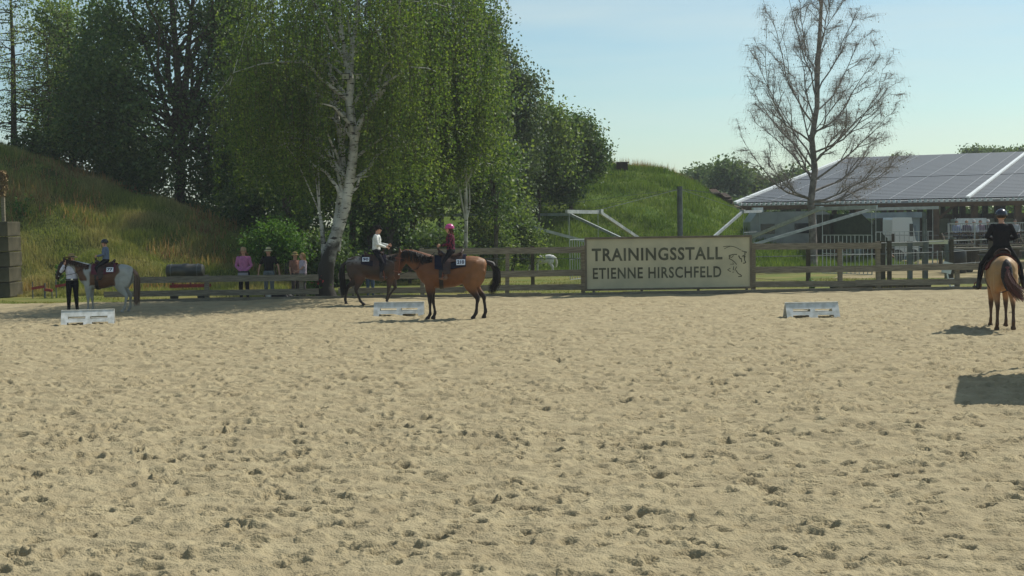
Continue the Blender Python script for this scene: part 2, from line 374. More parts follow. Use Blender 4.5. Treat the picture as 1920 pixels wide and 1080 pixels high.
def limb(mb, a, b, r0, r1, rs, sag=.12, n=5, sides=5):
    a = Vector(a); b = Vector(b); L = (b - a).length; pts = []
    for i in range(n + 1):
        t = i / n; p = a.lerp(b, t); p.z += math.sin(t * math.pi) * L * sag
        if 0 < i < n: p += Vector(rs.normal(size=3)) * L * .025
        pts.append((*p, r0 * (1 - t) + r1 * t))
    mb.loft(pts, n=sides)
    return pts
def tree(name, label, base, trunk, envs, ncl, per, spread, leaf, lm, bm_, limbs=18, seed=1, group=None, cat='tree', r_l=.06, sides=7):
    """trunk: list of stems, each a list of (x,y,z,r) in world space"""
    rs = np.random.RandomState(seed); t = thing(name, label, cat, tuple(base), group=group)
    cen, pts = crown_points(envs, ncl, per, spread, rs)
    mb = MB()
    for st in trunk: mb.loft([(*p[:3], p[3]) for p in st], n=sides)
    for k in range(limbs):
        c = cen[rs.randint(len(cen))]; st = trunk[rs.randint(len(trunk))]
        cand = [p for p in st if p[2] < c[2] - .2] or st[:2]
        p = cand[-1] if rs.rand() < .5 else cand[rs.randint(len(cand))]
        if p[2] < base[2] + .8 and len(st) > 2: p = st[len(st) // 2]
        limb(mb, p[:3], c, min(r_l, p[3] * .7), .012, rs)
    mb.build('trunk', bm_, t, smooth=True, world=True)
    link('crown', npmesh('crown', leafquads(pts, leaf, rs)), lm, t, world=True)
    return t
bark_dark = mat('bark_dark', hx(62, 54, 44), .95, hx(92, 84, 70), 9, bump=.8, bscale=20, spec=.1)
bark_grey = mat('bark_grey', hx(104, 98, 88), .9, hx(70, 62, 54), 8, bump=.6, bscale=20, spec=.1)
lf_dark = mat('leaf_dark', hx(66, 92, 48), .6, hx(90, 110, 60), .7, spec=.4, trans=.34, island=.4)
lf_mid = mat('leaf_mid', hx(90, 112, 60), .6, hx(118, 134, 76), .7, spec=.4, trans=.38, island=.4)
lf_grey = mat('leaf_grey', hx(98, 112, 84), .65, hx(74, 92, 58), .8, spec=.35, trans=.25, island=.45)
lf_birch = mat('leaf_birch', hx(74, 98, 44), .6, hx(100, 118, 56), .8, spec=.4, trans=.5, island=.45)
lf_bush = mat('leaf_bush', hx(66, 100, 38), .7, hx(84, 116, 50), 1.2, spec=.3, trans=.35, island=.3)
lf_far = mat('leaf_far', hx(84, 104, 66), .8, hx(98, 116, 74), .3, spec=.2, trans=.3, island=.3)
def E(px, py, Y, rpx, rpy, ry=None):
    """crown ellipsoid from picture measures at depth Y"""
    p = at(px, py, Y); s = Y / F; return (p.x, Y, p.z, rpx * s, (ry or rpx * s * .8), rpy * s)
def ST(Y, *pp):
    """stem: (px, py, radius_px)"""
    o = []
    for q in pp:
        p = at(q[0], q[1], Y); o.append((p.x, Y + (q[3] if len(q) > 3 else 0), p.z, q[2] * Y / F))
    return o
def HBase(px, Y, fn=None):
    p = gy(px, Y); z = float(fn(np.array([p.x]), np.array([Y]))[0]) if fn else 0; return (p.x, Y, z)
def foot(st, base): return [(base[0], base[1], base[2] - .15, st[0][3] * 1.35)] + st
# --- main birch ------------------------------------------------
birch_bark = mat('birch_bark', hx(200, 198, 188), .7, hx(150, 148, 138), 3, spec=.2, bump=.4, bscale=12)
def birch_nodes(M, dark_below):
    n = M.node_tree; L = n.links; b = n.nodes['Principled BSDF']; src = b.inputs['Base Color'].links[0].from_socket
    tcn = n.nodes.new('ShaderNodeTexCoord'); mpn = n.nodes.new('ShaderNodeMapping'); mpn.inputs['Scale'].default_value = (2.2, 2.2, 9)
    z = n.nodes.new('ShaderNodeTexNoise'); z.inputs['Scale'].default_value = 1.6; z.inputs['Detail'].default_value = 4; z.inputs['Roughness'].default_value = .6
    L.new(tcn.outputs['Object'], mpn.inputs[0]); L.new(mpn.outputs[0], z.inputs['Vector'])
    mr = n.nodes.new('ShaderNodeMapRange'); mr.inputs[1].default_value = .57; mr.inputs[2].default_value = .61; L.new(z.outputs[0], mr.inputs[0])
    sp = n.nodes.new('ShaderNodeSeparateXYZ'); L.new(tcn.outputs['Object'], sp.inputs[0])
    z2 = n.nodes.new('ShaderNodeTexNoise'); z2.inputs['Scale'].default_value = 3.5; z2.inputs['Detail'].default_value = 8; L.new(tcn.outputs['Object'], z2.inputs['Vector'])
    ad = n.nodes.new('ShaderNodeMath'); ad.operation = 'MULTIPLY_ADD'; ad.inputs[1].default_value = 2.6; L.new(z2.outputs[0], ad.inputs[0]); L.new(sp.outputs[2], ad.inputs[2])
    mr2 = n.nodes.new('ShaderNodeMapRange'); mr2.inputs[1].default_value = dark_below + 1.9; mr2.inputs[2].default_value = dark_below + 1.1; L.new(ad.outputs[0], mr2.inputs[0])
    mxx = n.nodes.new('ShaderNodeMath'); mxx.operation = 'MAXIMUM'; L.new(mr.outputs[0], mxx.inputs[0]); L.new(mr2.outputs[0], mxx.inputs[1])
    mm = n.nodes.new('ShaderNodeMix'); mm.data_type = 'RGBA'; mm.inputs[7].default_value = (*hx(52, 48, 42), 1)
    L.new(mxx.outputs[0], mm.inputs[0]); L.new(src, mm.inputs[6]); L.new(mm.outputs[2], b.inputs['Base Color'])
birch_nodes(birch_bark, 1.5)
def weeping(name, label, base, trunk, envs, nstr, leaf, zmin, seed, keep=None, smax=3.4, limbs=26, per_m=15, group=None):
    rs = np.random.RandomState(seed); t = thing(name, label, 'tree', tuple(base), group=group); mb = MB()
    for st in trunk: mb.loft([(*p[:3], p[3]) for p in st], n=10)
    tot = sum(e[3] * e[5] for e in envs); tops = []
    for e in envs:
        n = int(nstr * e[3] * e[5] / tot / 9); d = rs.normal(size=(n, 3)); d /= np.linalg.norm(d, axis=1)[:, None]
        c_ = np.array(e[:3]) + d * (rs.uniform(.05, 1, n) ** .45)[:, None] * np.array(e[3:6]) * 1.02
        c_ = np.repeat(c_, rs.randint(4, 15, n), axis=0); tops.append(c_ + rs.normal(size=c_.shape) * np.array([.46, .46, .5]))
    tops = np.concatenate(tops)
    if keep is not None: tops = tops[keep(tops, rs)]
    L_ = rs.uniform(.7, smax, len(tops)); L_ = np.minimum(L_, np.maximum(.3, tops[:, 2] - zmin - rs.rand(len(tops)) * .8 - 3.2 * np.abs(vnoise(tops[:, 0] / .8, tops[:, 1] / .8, seed)) - (np.abs(tops[:, 0] + 4.6) > 2.2) * .3))
    for k in range(limbs):
        c = tops[rs.randint(len(tops))]; st = trunk[rs.randint(len(trunk))]
        cand = [p for p in st if p[2] < c[2] - .5 and p[2] > 2.0] or [st[-1]]
        p = cand[-1 - rs.randint(min(2, len(cand)))]
        limb(mb, p[:3], c, min(.07, p[3] * .6), .01, rs, sag=.2)
    mb.build('trunk', MATS['birch_bark'], t, smooth=True, world=True)
    cnt = (L_ * per_m).astype(int) + 4; ix = np.repeat(np.arange(len(tops)), cnt); u = rs.rand(len(ix)); sw = rs.normal(size=(len(tops), 2)) * .18
    P = tops[ix].copy(); P[:, 2] -= u * L_[ix]; P[:, 0] += sw[ix, 0] * np.sqrt(u) + rs.normal(size=len(ix)) * .05; P[:, 1] += sw[ix, 1] * np.sqrt(u) + rs.normal(size=len(ix)) * .05
    link('crown', npmesh('crown', leafquads(P, leaf, rs)), lf_birch, t, world=True)
    # the hanging twigs
    q = tops; n = len(q); e = q.copy(); e[:, 2] -= L_ * .95; e[:, 0] += sw[:, 0]; e[:, 1] += sw[:, 1]; w = np.zeros((n, 3)); w[:, 0] = .006
    link('twigs', npmesh('twigs', np.stack([q - w, q + w, e], 1), 3), bark_dark, t, world=True)
    return t
BY = 41.6
b0 = gy(612, BY)
tr = [foot(ST(BY, (608, 540, 18), (612, 500, 15), (621, 465, 12.5), (634, 430, 11), (647, 390, 9.8), (655, 345, 9.2), (661, 300, 8.8), (664, 262, 8.2), (659, 225, 8.5), (655, 190, 7.5), (658, 150, 7), (650, 118, 5.5), (640, 60, 4.5), (632, -20, 3.5), (628, -140, 2)), b0),
      ST(BY, (624, 470, 13, .25), (630, 420, 10, .4), (636, 370, 8.5, .5), (639, 320, 7, .5), (636, 270, 6, .5), (625, 200, 4, .6), (610, 100, 2, .7)),
      ST(BY, (608, 500, 8, .1), (606, 460, 5, .1), (602, 430, 4, .2), (598, 400, 2.5, .2), (590, 340, 1.2, .3)),
      ST(BY, (664, 268, 7.5, .0), (672, 240, 6, -.1), (686, 212, 5.5, -.15), (704, 188, 5, -.2), (722, 168, 4.5, -.2), (736, 120, 3, -.3), (750, 20, 2, -.3), (760, -80, 1, -.3)),
      ST(BY, (655, 150, 5, 0), (661, 100, 4, .1), (668, 20, 3, .1), (680, -100, 1.5, .1))]
def keep_main(T, rs):
    sx = 960 + T[:, 0] * F / T[:, 1]
    front = (T[:, 1] < BY + .1)
    near = (np.abs(sx - 655) < 34) & front
    right_gap = (sx > 770) & (T[:, 2] < 3.5)
    return ~(near & (T[:, 2] < 9.5) & (rs.rand(len(T)) < .93)) & ~right_gap
weeping('birch_tree', 'large white-barked birch with hanging foliage and floodlights on its trunk', b0, tr,
        [E(650, 40, BY, 205, 230, 2.6), E(540, 200, BY, 100, 150, 1.7), E(480, 150, BY + 1, 50, 130, 1), E(735, 130, BY + .3, 120, 210, 1.8), E(650, 260, BY + 1.2, 180, 90, .8)], 2300, .078, 2.1, 11, keep_main, limbs=44, per_m=18)
B2 = 48.5; b2 = gy(872, B2)
weeping('birch_tree', 'slender birch with thin pale trunk and trailing yellow-green foliage behind the main horse', b2,
        [foot(ST(B2, (872, 500, 3.6), (874, 420, 3.3), (873, 330, 3.2), (868, 230, 4), (862, 120, 3.2), (850, 0, 2.5), (845, -100, 1.5)), b2),
         ST(B2, (874, 340, 3), (890, 310, 2.4), (905, 285, 2)), ST(B2, (868, 260, 3), (880, 200, 2.6), (900, 150, 1.6), (915, 100, 1))],
        [E(855, 60, B2, 75, 200, 2.2), E(800, 150, B2, 75, 130, 2.2), E(870, 210, B2, 60, 110, 1.8), E(790, 260, B2, 60, 60, 1.6)], 1500, .092, 2.6, 12, smax=3.6, limbs=24, per_m=21)
# --- floodlights on the birch
def floodlights():
    lm = mat('lamp_case', hx(40, 42, 44), .5); gl = mat('lamp_glass', hx(150, 155, 140), .25, spec=.6)
    for px, side in ((648, 'left'), (673, 'right')):
        p = at(px, 143, BY - .35); t = thing('floodlight', 'grey floodlight on the %s of the pair strapped to the birch trunk' % side, 'floodlight', p, 0, 'floodlights on the birch trunk')
        MB().box((0, .04, 0), (.23, .09, .19), M=Matrix.Rotation(R(12), 3, 'X')).build('housing', lm, t)
        MB().box((0, -.012, -.005), (.2, .012, .15), M=Matrix.Rotation(R(12), 3, 'X')).build('lens', gl, t)
        s = 1 if side == 'left' else -1
        MB().beam((0, .09, 0), (s * .14, .2, 0), .03, .03).build('bracket', lm, t)
floodlights()
# --- wood on the left -------------------------------------------
def rand_stem(px, Y, top_py, r_px, rs, base, lean=12, n=6):
    b = at(px, 416, Y); y0 = None; st = []
    pb = base; cx = px
    for i in range(n):
        t = i / (n - 1); p = at(px + lean * t + rs.normal() * 3, 416, Y)
        top = at(px, top_py, Y).z; z = pb[2] + .3 + (top - pb[2] - .3) * t
        st.append((p.x, Y + rs.normal() * .1, z, max(.02, r_px * Y / F * (1 - t * .85))))
    return [(pb[0], pb[1], pb[2] - .2, st[0][3] * 1.3)] + st
rs = np.random.RandomState(21)
GR = 'trees of the wood behind the embankment'
# big multi-stemmed dark tree
bb = HBase(335, 59, HL)
stems = [foot(ST(59, (338, 340, 9), (340, 280, 8), (338, 200, 7), (330, 100, 6), (322, 0, 5), (318, -120, 2)), bb),
         ST(59, (339, 300, 6), (348, 220, 5.5), (350, 120, 5), (360, 20, 4), (372, -100, 2)),
         ST(59, (339, 290, 5), (360, 210, 5), (378, 140, 4), (400, 60, 3), (418, -30, 2)),
         ST(59, (337, 300, 5), (318, 230, 4.5), (300, 160, 4), (270, 80, 3), (240, 0, 2)),
         ST(59, (338, 250, 4), (320, 170, 3.5), (312, 90, 3), (290, 10, 2))]
tree('broadleaf_tree', 'big dark multi-stemmed tree standing on the embankment crest', bb, stems,
     [E(330, -40, 59, 150, 110), E(230, 120, 59, 90, 120), E(420, 130, 59, 60, 130), E(300, 230, 59, 130, 80), E(340, 330, 59.5, 120, 60), E(170, 230, 59, 60, 80), E(420, 300, 59, 60, 80)],
     620, 66, .42, .16, lf_dark, bark_dark, 90, 22, GR, r_l=.09)
specs = [ # px, Y, top, stem r, envelopes (px,py,rx,ry), n, leaf mat, label
 (112, 67, 60, 4, [(110, 50, 40, 60), (125, 140, 36, 60), (100, 220, 40, 40)], 150, lf_mid, 'leafy tree among the thin conifers at the upper left'),
 (440, 61, 40, 6, [(445, 60, 60, 100), (450, 220, 70, 120), (440, 340, 70, 60)], 360, lf_mid, 'mid-green tree rising directly left of the large birch'),
 (205, 62, 60, 6, [(200, 90, 60, 90), (190, 210, 70, 80), (240, 300, 70, 50)], 300, lf_dark, 'dark leafy tree left of the multi-stemmed tree'),
 (560, 58, 20, 6, [(560, 200, 80, 120), (560, 360, 80, 70)], 360, lf_dark, 'dark tree filling the space behind the left side of the birch'),
 (700, 58, 20, 7, [(700, 200, 90, 140), (690, 350, 90, 50)], 400, lf_dark, 'dark tree seen between the birch trunk and the hanging branches'),
 (772, 56, 60, 6, [(790, 200, 80, 120), (780, 360, 70, 50)], 330, lf_mid, 'tree with dark upright trunk behind the white-shirted rider'),
 (905, 60, 30, 6, [(900, 190, 50, 110), (905, 330, 60, 70)], 260, lf_mid, 'tree directly behind the slender birch'),
 (655, 66, -40, 7, [(650, 60, 150, 140), (640, 260, 170, 110)], 420, lf_dark, 'tall dark tree at the back of the wood behind the birch'),
 (830, 68, -40, 7, [(830, 60, 100, 140), (840, 260, 110, 130)], 380, lf_dark, 'tall dark tree at the back of the wood behind the slender birch'),
]
for i, (px, Y, top, r, envs, n, lm, lab) in enumerate(specs):
    bs = HBase(px, Y, HL if px < 560 else None)
    tree('broadleaf_tree', lab, bs, [rand_stem(px, Y, top, r, rs, bs)] , [E(*e[:2], Y, e[2], e[3]) for e in envs], n, 60, .45, .17, lm, bark_dark, 26, 30 + i, GR)
# dim undergrowth trees with visible trunks between birch and horse
for i, (px, Y, top, lab) in enumerate([(540, 52, 250, 'thin dark trunked young tree right behind the two spectators with children'), (735, 54, 250, 'thin dark young tree just right of the white-shirted rider'), (690, 55, 260, 'thin dark young tree just left of the white-shirted rider'), (925, 57, 240, 'thin grey young tree in front of the silvery willow')]):
    bs = HBase(px, Y); tree('young_tree', lab, bs, [rand_stem(px, Y, top, 5, rs, bs, lean=8)], [E(px, top + 60, Y, 42, 60), E(px + 8, top + 150, Y, 40, 30)], 90, 40, .3, .13, lf_dark, bark_grey, 16, 50 + i, GR)
# willow and shrubs on the right of the wood
bs = HBase(935, 63)
tree('willow_tree', 'tall silvery grey-green tree at the right end of the wood', bs, [rand_stem(925, 63, 100, 7, rs, bs, 20), rand_stem(950, 63, 140, 5, rs, bs, 25)],
     [E(925, 140, 63, 45, 65), E(960, 190, 63, 42, 60), E(945, 290, 63, 70, 70), E(985, 235, 63, 24, 40), E(930, 380, 63, 60, 40), E(915, 70, 63, 38, 45), E(978, 165, 63, 26, 40)], 450, 60, .36, .14, lf_grey, bark_grey, 46, 61)
bs = HBase(1010, 69, HR)
tree('broadleaf_tree', 'dark bushy tree on the left flank of the mound', bs, [rand_stem(1010, 69, 220, 5, rs, bs, 10)],
     [E(1010, 235, 69, 32, 45), E(1030, 290, 69, 48, 60), E(985, 320, 69, 45, 55), E(1032, 232, 69, 26, 34)], 250, 60, .4, .16, lf_mid, bark_dark, 24, 62)
bs = HBase(1075, 71, HR)
tree('spreading_shrub', 'very dark spreading shrub on the mound slope', bs, [rand_stem(1075, 71, 280, 4, rs, bs, 4)],
     [E(1075, 300, 71, 55, 48), E(1050, 340, 70, 45, 40), E(1110, 300, 71, 36, 32), E(1085, 262, 71, 24, 26), E(1045, 265, 71, 30, 30), E(1075, 240, 71, 30, 22), E(1108, 262, 71, 24, 20)], 380, 70, .34, .15, lf_dark, bark_dark, 24, 63, cat='shrub')
# bush behind the spectators
bs = HBase(515, 49.5)
tree('bush', 'bright green leafy bush behind the spectators', bs, [rand_stem(515, 49.5, 420, 2, rs, bs, 4)], [E(515, 450, 49.5, 42, 34), E(545, 470, 49.3, 26, 26), E(480, 462, 49.3, 22, 24)], 120, 60, .22, .1, lf_bush, bark_dark, 10, 64, cat='bush')
for i, (px, py, Y, rx, ry, lab) in enumerate([(655, 500, 52, 40, 28, 'low dark bush at the wood edge behind the grey horse'), (600, 480, 51, 34, 40, 'low dark bush behind the birch trunk'), (820, 470, 53, 50, 40, 'low dark bush at the wood edge behind the child in the pink helmet'), (720, 470, 56, 50, 45, 'low dark bush behind the white-shirted rider'), (960, 440, 60, 46, 50, 'leafy bush at the foot of the silvery willow'), (905, 450, 58, 40, 46, 'leafy bush left of the hanging walker gate'), (440, 400, 58, 60, 44, 'dark bush on the lower crest of the embankment'), (140, 262, 60, 50, 34, 'green bush on the high crest of the embankment'), (60, 275, 60, 44, 26, 'low bush at the foot of the thin larch'), (230, 325, 59.5, 60, 34, 'dark bush on the crest below the multi-stemmed tree')]):
    fnn = HL if px < 500 else None
    bs = HBase(px, Y, fnn); tree('bush', lab, bs, [rand_stem(px, Y, py, 3, rs, bs, 4, 4)], [E(px, py, Y, rx, ry), E(px + rx * .5, py + ry * .4, Y, rx * .6, ry * .6)], int(rx * ry / 12), 50, .3, .13, lf_mid if i in (4, 5, 7) else lf_dark, bark_dark, 8, 70 + i, 'bushes along the wood edge', cat='bush')
# thin larches at far left
def conifer(px, Y, top, r, lab, seed, nb=46, dens=10):
    rs = np.random.RandomState(seed); bs = HBase(px, Y, HL); t = thing('larch_tree', lab, 'tree', bs, group='thin conifers on the embankment')
    zt = at(px, top, Y).z; mb = MB(); mb.loft([(bs[0], Y, bs[2] - .2, r), (bs[0] + .1, Y, (bs[2] + zt) / 2, r * .7), (bs[0] + .05, Y, zt, .02)], n=7); P = []
    for k in range(nb):
        f = (k + .5) / nb; z = bs[2] + 1.0 + (zt - bs[2] - 1) * f; L = (1 - f) * 2.6 + .5; a = rs.rand() * 6.28; L *= rs.uniform(.6, 1.1)
        e = (bs[0] + math.cos(a) * L, Y + math.sin(a) * L, z + L * rs.uniform(-.05, .35)); limb(mb, (bs[0] + .07, Y, z), e, .03, .006, rs, sag=-.08, n=4, sides=4)
        for j in range(4):
            s = rs.uniform(.35, 1); c = Vector((bs[0], Y, z)).lerp(Vector(e), s); e2 = c + Vector((rs.normal() * .4, rs.normal() * .4, rs.uniform(-.5, .15))); limb(mb, c, e2, .012, .003, rs, n=3, sides=3)
            m_ = int(dens * rs.rand() * 2); P.append(np.array(c) + np.random.RandomState(seed * 100 + k * 4 + j).normal(size=(m_, 3)) * .22)
    mb.build('trunk', bark_dark, t, smooth=True, world=True); link('crown', npmesh('crown', leafquads(np.concatenate(P), .09, rs)), lf_mid, t, world=True)
conifer(30, 60, -60, .14, 'thin dark larch near the left edge of the frame', 81, 64, 20)
conifer(95, 64, 60, .09, 'half bare spindly conifer between the larch and the leafy trees', 82, 48, 9)
conifer(70, 66, 110, .07, 'smallest bare conifer just right of the larch', 83, 40, 8)
conifer(135, 63, 20, .08, 'spindly conifer beside the dark leafy tree', 84, 50, 22)
# bare tree on the right -----------------------------------------
def bare_tree():
    rs = np.random.RandomState(91); Y = 62; bs = gy(1525, Y); t = thing('bare_birch_tree', 'tall nearly leafless birch in front of the solar-roofed barn', 'tree', bs); mb = MB(); s = Y / F
    path = [(1525, 500, 8), (1524, 430, 7.2), (1520, 380, 6.6), (1528, 320, 6), (1522, 260, 5.3), (1532, 200, 4.7), (1532, 140, 5.2), (1536, 80, 4), (1540, 10, 3), (1544, -70, 1.6)]
    st = ST(Y, *path); mb.loft(foot(st, bs), n=9)
    tw = []; leaves = []
    def P(px, py, dy): p = at(px, py, Y + dy); return Vector((p.x, Y + dy, p.z))
    def twig(a, b, w):
        tw.append((a - Vector((w, 0, 0)), a + Vector((w, 0, 0)), b)); tw.append((a - Vector((0, 0, w)), a + Vector((0, 0, w)), b))
    def along(pp, f):
        i = min(int(f * (len(pp) - 1)), len(pp) - 2); u = f * (len(pp) - 1) - i; return Vector(pp[i][:3]).lerp(Vector(pp[i + 1][:3]), u), pp[i][3] * (1 - u) + pp[i + 1][3] * u
    def grow(a, b, r0, lvl, sag):
        L = (b - a).length; n = 6; pp = []
        off = Vector(rs.normal(size=3)) * L * .05
        for i in range(n + 1):
            f = i / n; p = a.lerp(b, f); p.z -= math.sin(f * math.pi) * L * sag; p += off * math.sin(f * math.pi) + Vector(rs.normal(size=3)) * L * .012
            pp.append((*p, r0 * (1 - f) + .006))
        mb.loft(pp, n=4 if lvl else 6)
        k = {0: 9, 1: 4}.get(lvl, 0)
        ax = (b - a).normalized()
        for j in range(k):
            f = .22 + .78 * (j + rs.rand()) / k; c, r = along(pp, f); d = (ax * 1.0 + Vector(rs.normal(size=3)) * .42 + Vector((0, 0, .25))).normalized(); LL = L * (1 - f * .5) * rs.uniform(.2, .5)
            if LL < .25: LL = .25
            grow(c, c + d * LL, r * .6, lvl + 1, .05)
        m_ = {0: 12, 1: 15, 2: 12}[min(lvl, 2)]
        for j in range(m_):
            f = rs.uniform(.3, 1); c, r = along(pp, f); d = Vector((rs.normal() * .22, rs.normal() * .22, -rs.uniform(.05, .5)))
            e1 = c + Vector((d.x, d.y, rs.uniform(-.05, .12))); e2 = e1 + Vector((d.x * .4, d.y * .4, d.z)); twig(c, e1, .0042); twig(e1, e2, .003)
            if rs.rand() < .22: leaves.append(np.array(e1.lerp(e2, rs.rand())) + rs.normal(size=3) * .05)
    # primary limbs: start height on the stem (py), end (px,py)
    prim = [(375, 1440, 292), (372, 1395, 262), (340, 1412, 225), (318, 1404, 172), (300, 1418, 122), (270, 1432, 62), (235, 1448, 20), (190, 1478, -20), (150, 1500, -50),
            (378, 1662, 300), (360, 1640, 262), (338, 1668, 212), (310, 1672, 168), (285, 1660, 128), (250, 1640, 96), (215, 1618, 70), (175, 1605, 18), (130, 1590, -25), (100, 1570, -60),
            (330, 1470, 225), (290, 1490, 140), (260, 1590, 160), (225, 1500, 70), (310, 1590, 225), (380, 1690, 296), (60, 1520, -90)]
    for k, (py, ex, ey) in enumerate(prim):
        px = np.interp(py, [-70, 10, 80, 140, 200, 260, 320, 380], [1544, 1540, 1536, 1532, 1529, 1524, 1525, 1522]); dy = rs.uniform(-2.6, 2.6)
        if ey > 320: dy = -1.0
        grow(P(px, py, 0), P(ex, ey, dy), .018 + .030 * max(0, (py + 50) / 420), 0, .07)
    mb.build('trunk', mat('bare_bark', hx(140, 132, 124), .9, hx(96, 90, 84), 5, spec=.15, bump=.4), t, smooth=True, world=True)
    link('twigs', npmesh('twigs', np.array([[list(p) for p in q] for q in tw]), 3), mat('twig', hx(172, 160, 152), .9), t, world=True)
    link('leaves', npmesh('leaves', leafquads(np.array(leaves), .06, rs)), mat('sparse_leaf', hx(104, 92, 70), .8, trans=.3, island=.3), t, world=True)
bare_tree()
# far trees -------------------------------------------------------
far = [(1290, 330, 130, 30, 26), (1330, 322, 125, 34, 34), (1368, 318, 120, 34, 38), (1400, 335, 122, 28, 34), (1435, 352, 128, 30, 22), (1470, 340, 120, 26, 30), (1500, 330, 124, 34, 34), (1268, 345, 132, 20, 20), (1550, 340, 135, 40, 30),
       (1826, 282, 150, 17, 16), (1850, 284, 152, 13, 14), (1872, 284, 150, 14, 10), (1902, 284, 155, 16, 12), (1925, 280, 150, 14, 14), (1685, 300, 150, 18, 14), (1350, 375, 118, 40, 26), (1400, 385, 115, 36, 22), (1305, 370, 118, 36, 24)]
names = ['rounded far tree just right of the mound', 'second far tree right of the mound', 'tallest far tree between the mound and the barn', 'far tree right of the tallest one', 'low far tree left of the barn roof corner', 'far tree behind the lower left edge of the barn roof', 'far tree behind the bare birch trunk', 'smallest far tree peeping over the mound edge', 'far tree hidden mostly behind the roof corner',
         'far tree above the roof ridge, left of the four', 'small far treetop second from left above the ridge', 'low far treetop above the ridge near the frame edge', 'far treetop above the ridge right of the low gap', 'far treetop above the ridge at the right frame edge', 'lone tiny treetop above the ridge right of the bare birch', 'lower far tree in front of the tallest one', 'lower far tree touching the barn roof corner', 'lower far tree beside the mound slope']
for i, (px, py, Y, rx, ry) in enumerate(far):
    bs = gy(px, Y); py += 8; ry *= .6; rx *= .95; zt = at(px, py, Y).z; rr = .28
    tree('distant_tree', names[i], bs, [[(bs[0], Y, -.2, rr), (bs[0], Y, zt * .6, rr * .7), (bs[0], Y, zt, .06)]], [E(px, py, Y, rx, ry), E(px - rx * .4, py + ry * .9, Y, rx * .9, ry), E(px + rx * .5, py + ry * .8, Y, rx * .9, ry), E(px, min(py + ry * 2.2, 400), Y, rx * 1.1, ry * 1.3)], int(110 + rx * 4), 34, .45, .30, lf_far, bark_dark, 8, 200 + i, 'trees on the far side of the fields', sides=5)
for i, (px, py, Y) in enumerate([(1590, 402, 118), (1650, 398, 121), (1712, 402, 117), (1775, 398, 120), (1838, 403, 118), (1900, 399, 121), (1960, 402, 118)]):
    bs = gy(px, Y); zt = at(px, py, Y).z
    tree('distant_tree', '%s of the dark trees seen through the open barn' % ['leftmost', 'second from the left', 'third from the left', 'middle', 'third from the right', 'second from the right', 'rightmost'][i], bs, [[(bs[0], Y, -.2, .25), (bs[0], Y, zt * .6, .18), (bs[0], Y, zt, .06)]], [E(px, py + 12, Y, 38, 26), E(px + 25, py + 25, Y, 30, 24)], 150, 34, .45, .34, lf_dark, bark_dark, 6, 300 + i, 'trees behind the barn', sides=5)
# ================================================================ FENCE, BANNER, WALKER, BARN
rs = np.random.RandomState(55)
wood = mat('weathered_wood', hx(140, 133, 116), .9, hx(108, 101, 86), 3.5, spec=.15, bump=.5, bscale=18, stretch=(1, 1, 12))
wood_d = mat('dark_wood', hx(84, 76, 62), .9, hx(60, 54, 44), 3.5, spec=.15, bump=.5, bscale=18)
steel = mat('galvanised_steel', hx(178, 182, 180), .42, hx(150, 154, 152), 5, spec=.5, metal=.25)
steel_d = mat('grey_steel', hx(104, 110, 108), .5, hx(84, 88, 86), 5, spec=.4, metal=.4)
white = mat('white_paint', hx(222, 226, 224), .5, hx(196, 200, 198), 4, spec=.4)
black = mat('black_plastic', hx(42, 42, 40), .45, spec=.4)
# the kickboard at the sand edge
kb = thing('kickboard', 'low weathered board edging the sand along the fence line', 'kickboard', (0, EDGE + .1, 0))
xs = [gy(230, EDGE).x + i * 2.45 for i in range(13)]
for i in range(len(xs) - 1):
    z0, z1 = .175 + rs.normal() * .012, .175 + rs.normal() * .012
    mb = MB(); mb.beam((xs[i], rs.normal() * .015, z0 - .07), (xs[i + 1] + .03, rs.normal() * .015, z1 - .07), .05, .17); mb.build('board', wood, kb)
# arena fence
def zf(px, py, Y): return at(px, py, Y).z
fence = thing('wooden_fence', 'long weathered board fence with two and three rails along the far side of the arena', 'fence', (0, FY, 0))
def rail(px0, px1, zc, h=.185, jit=.012):
    x0, x1 = gy(px0, FY).x, gy(px1, FY).x; n = max(1, round((x1 - x0) / 3.6))
    for i in range(n):
        a, b = x0 + (x1 - x0) * i / n, x0 + (x1 - x0) * (i + 1) / n
        z0, z1 = zc + rs.normal() * jit, zc + rs.normal() * jit
        MB().beam((a, -.05 - .03 * (i % 2), z0), (b + .05, -.05 - .03 * (i % 2), z1), .032, h).build('rail', wood, fence)
rail(246, 592, .75); rail(192, 592, .325, .17); rail(632, 1100, .75); rail(632, 1100, .325, .17)
rail(1408, 1990, .76); rail(1408, 1990, .33, .17); rail(786, 1100, 1.45); rail(1408, 1648, 1.45)
for px, h in [(250, .86), (384, .86), (562, .86), (640, .86), (790, 1.56), (948, 1.56), (1092, 1.56), (1412, 1.56), (1576, 1.56), (1648, 1.56), (1796, .86), (1960, .86)]:
    x = gy(px, FY).x; MB().beam((x, .05, -.3), (x + rs.normal() * .015, .05, h), .14, .12).build('post', wood, fence)
